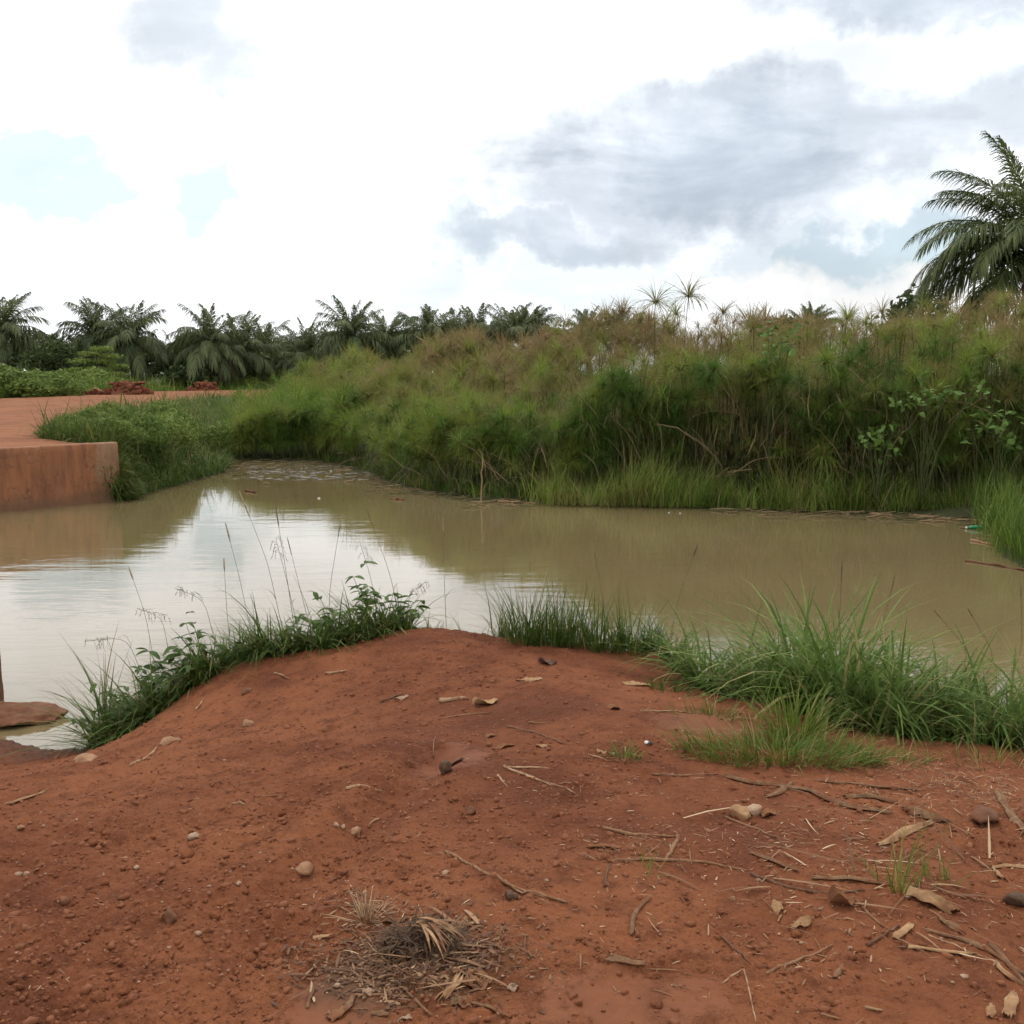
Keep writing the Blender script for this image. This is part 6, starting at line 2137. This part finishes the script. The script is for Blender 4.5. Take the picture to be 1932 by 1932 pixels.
# angular clods half sunk in the loose soil
A = Acc()
CS = [rock_shape(1, 300 + k, .5, 6) for k in range(10)]
for k in range(620):
    q = r.random()
    px, py = (r.uniform(-60, 900), r.uniform(1480, 1960)) if q < .7 else (r.uniform(800, 1960), r.uniform(1400, 1960))
    p_ = on_plane(px, py, .9)
    if pnoise(np.array([p_[0] * 2.2]), np.array([p_[1] * 2.2]), 17)[0] < -.05 or signed_dist(p_[None, :2], LAND)[0] > -.1:
        continue
    s1 = math.exp(r.normal(math.log(.0085), .35))
    V, T = CS[k % 10]
    a = r.uniform(0, 6.28)
    V = V * [s1 * r.uniform(.9, 1.5), s1, s1 * .75]
    V = np.c_[V[:, 0] * math.cos(a) - V[:, 1] * math.sin(a), V[:, 0] * math.sin(a) + V[:, 1] * math.cos(a), V[:, 2]]
    A.add(V + [p_[0], p_[1], float(ground_z(p_[0], p_[1])[0]) + s1 * .05], None, T)
tag(link('soil_clods', A.mesh('soil_clods', M['soil'])), 'angular clods of red soil half sunk in the loose ground', 'soil clods', kind='stuff')

A = Acc()


def bits(px, py, n, Lr, wr, tm, zl=.004):
    P_ = np.array([on_plane(a, c, .9) for a, c in zip(px, py)])
    P_[:, 2] = ground_z(P_[:, 0], P_[:, 1]) + zl
    ok = signed_dist(P_[:, :2], LAND) < -.02
    P_ = P_[ok]
    n = len(P_)
    V, Q, t_ = blades(P_, r.uniform(0, 6.28, n), np.exp(r.normal(math.log(Lr[0] * Lr[1]) / 2 - .15, .55, n)), r.uniform(*wr, n) * r.choice([.5, .8, 1.2], n), R(82), r.uniform(-.25, .6, n), 4, np.clip(r.normal(tm, .28, n), 0, 1), taper=r.choice([1.5, 4]), twist=.6)
    A.add(V, Q, None, t_)


bits(r.uniform(700, 1990, 850), r.uniform(1280, 1932, 850), 850, (.006, .045), (.0012, .004), .58)
bits(r.normal(1580, 230, 850), r.normal(1620, 120, 850), 850, (.008, .07), (.0012, .005), .58)
bits(r.normal(1820, 110, 800), r.normal(1460, 40, 800), 800, (.01, .08), (.0012, .004), .65)
bits(r.uniform(0, 800, 330), r.uniform(1420, 1932, 330), 330, (.005, .03), (.001, .003), .6)
bits(r.normal(785, 100, 2500), r.normal(1855, 42, 2500), 2500, (.006, .05), (.002, .009), .17)
bits(r.normal(700, 50, 200), r.normal(1750, 22, 200), 200, (.01, .05), (.002, .006), .5)
bits(r.normal(1640, 200, 90), r.normal(1640, 130, 90), 90, (.08, .26), (.004, .011), .5, .007)
bits(r.normal(820, 90, 40), r.normal(1860, 35, 40), 40, (.05, .16), (.004, .012), .45, .008)
bits(r.normal(1210, 60, 160), r.normal(1640, 30, 160), 160, (.01, .04), (.0015, .004), .5)
tag(link('straw_litter', A.mesh('straw_litter', M['straw'])), 'scattered bits of straw and chaff on the ground', 'plant litter', kind='stuff')
A = Acc()
n = 240
px, py = r.uniform(0, 1932, n), r.uniform(1290, 1932, n)
P_ = np.array([on_plane(a, c, .88) for a, c in zip(px, py)])
P_[:, 2] = ground_z(P_[:, 0], P_[:, 1])
P_ = P_[signed_dist(P_[:, :2], LAND) < -.03]
for p_ in P_:
    s1 = np.clip(math.exp(r.normal(math.log(.0038), .4)), .002, .01)
    V = CV * (1 + r.normal(0, .2, (12, 1))) * s1 * [1.2, 1, .7]
    A.add(V + p_ + [0, 0, s1 * .3], None, CT, r.uniform(0, 1))
tag(link('pebbles', A.mesh('pebbles', M['pale_stone'])), 'tiny pale pebbles strewn over the ground', 'pebbles', kind='stuff')
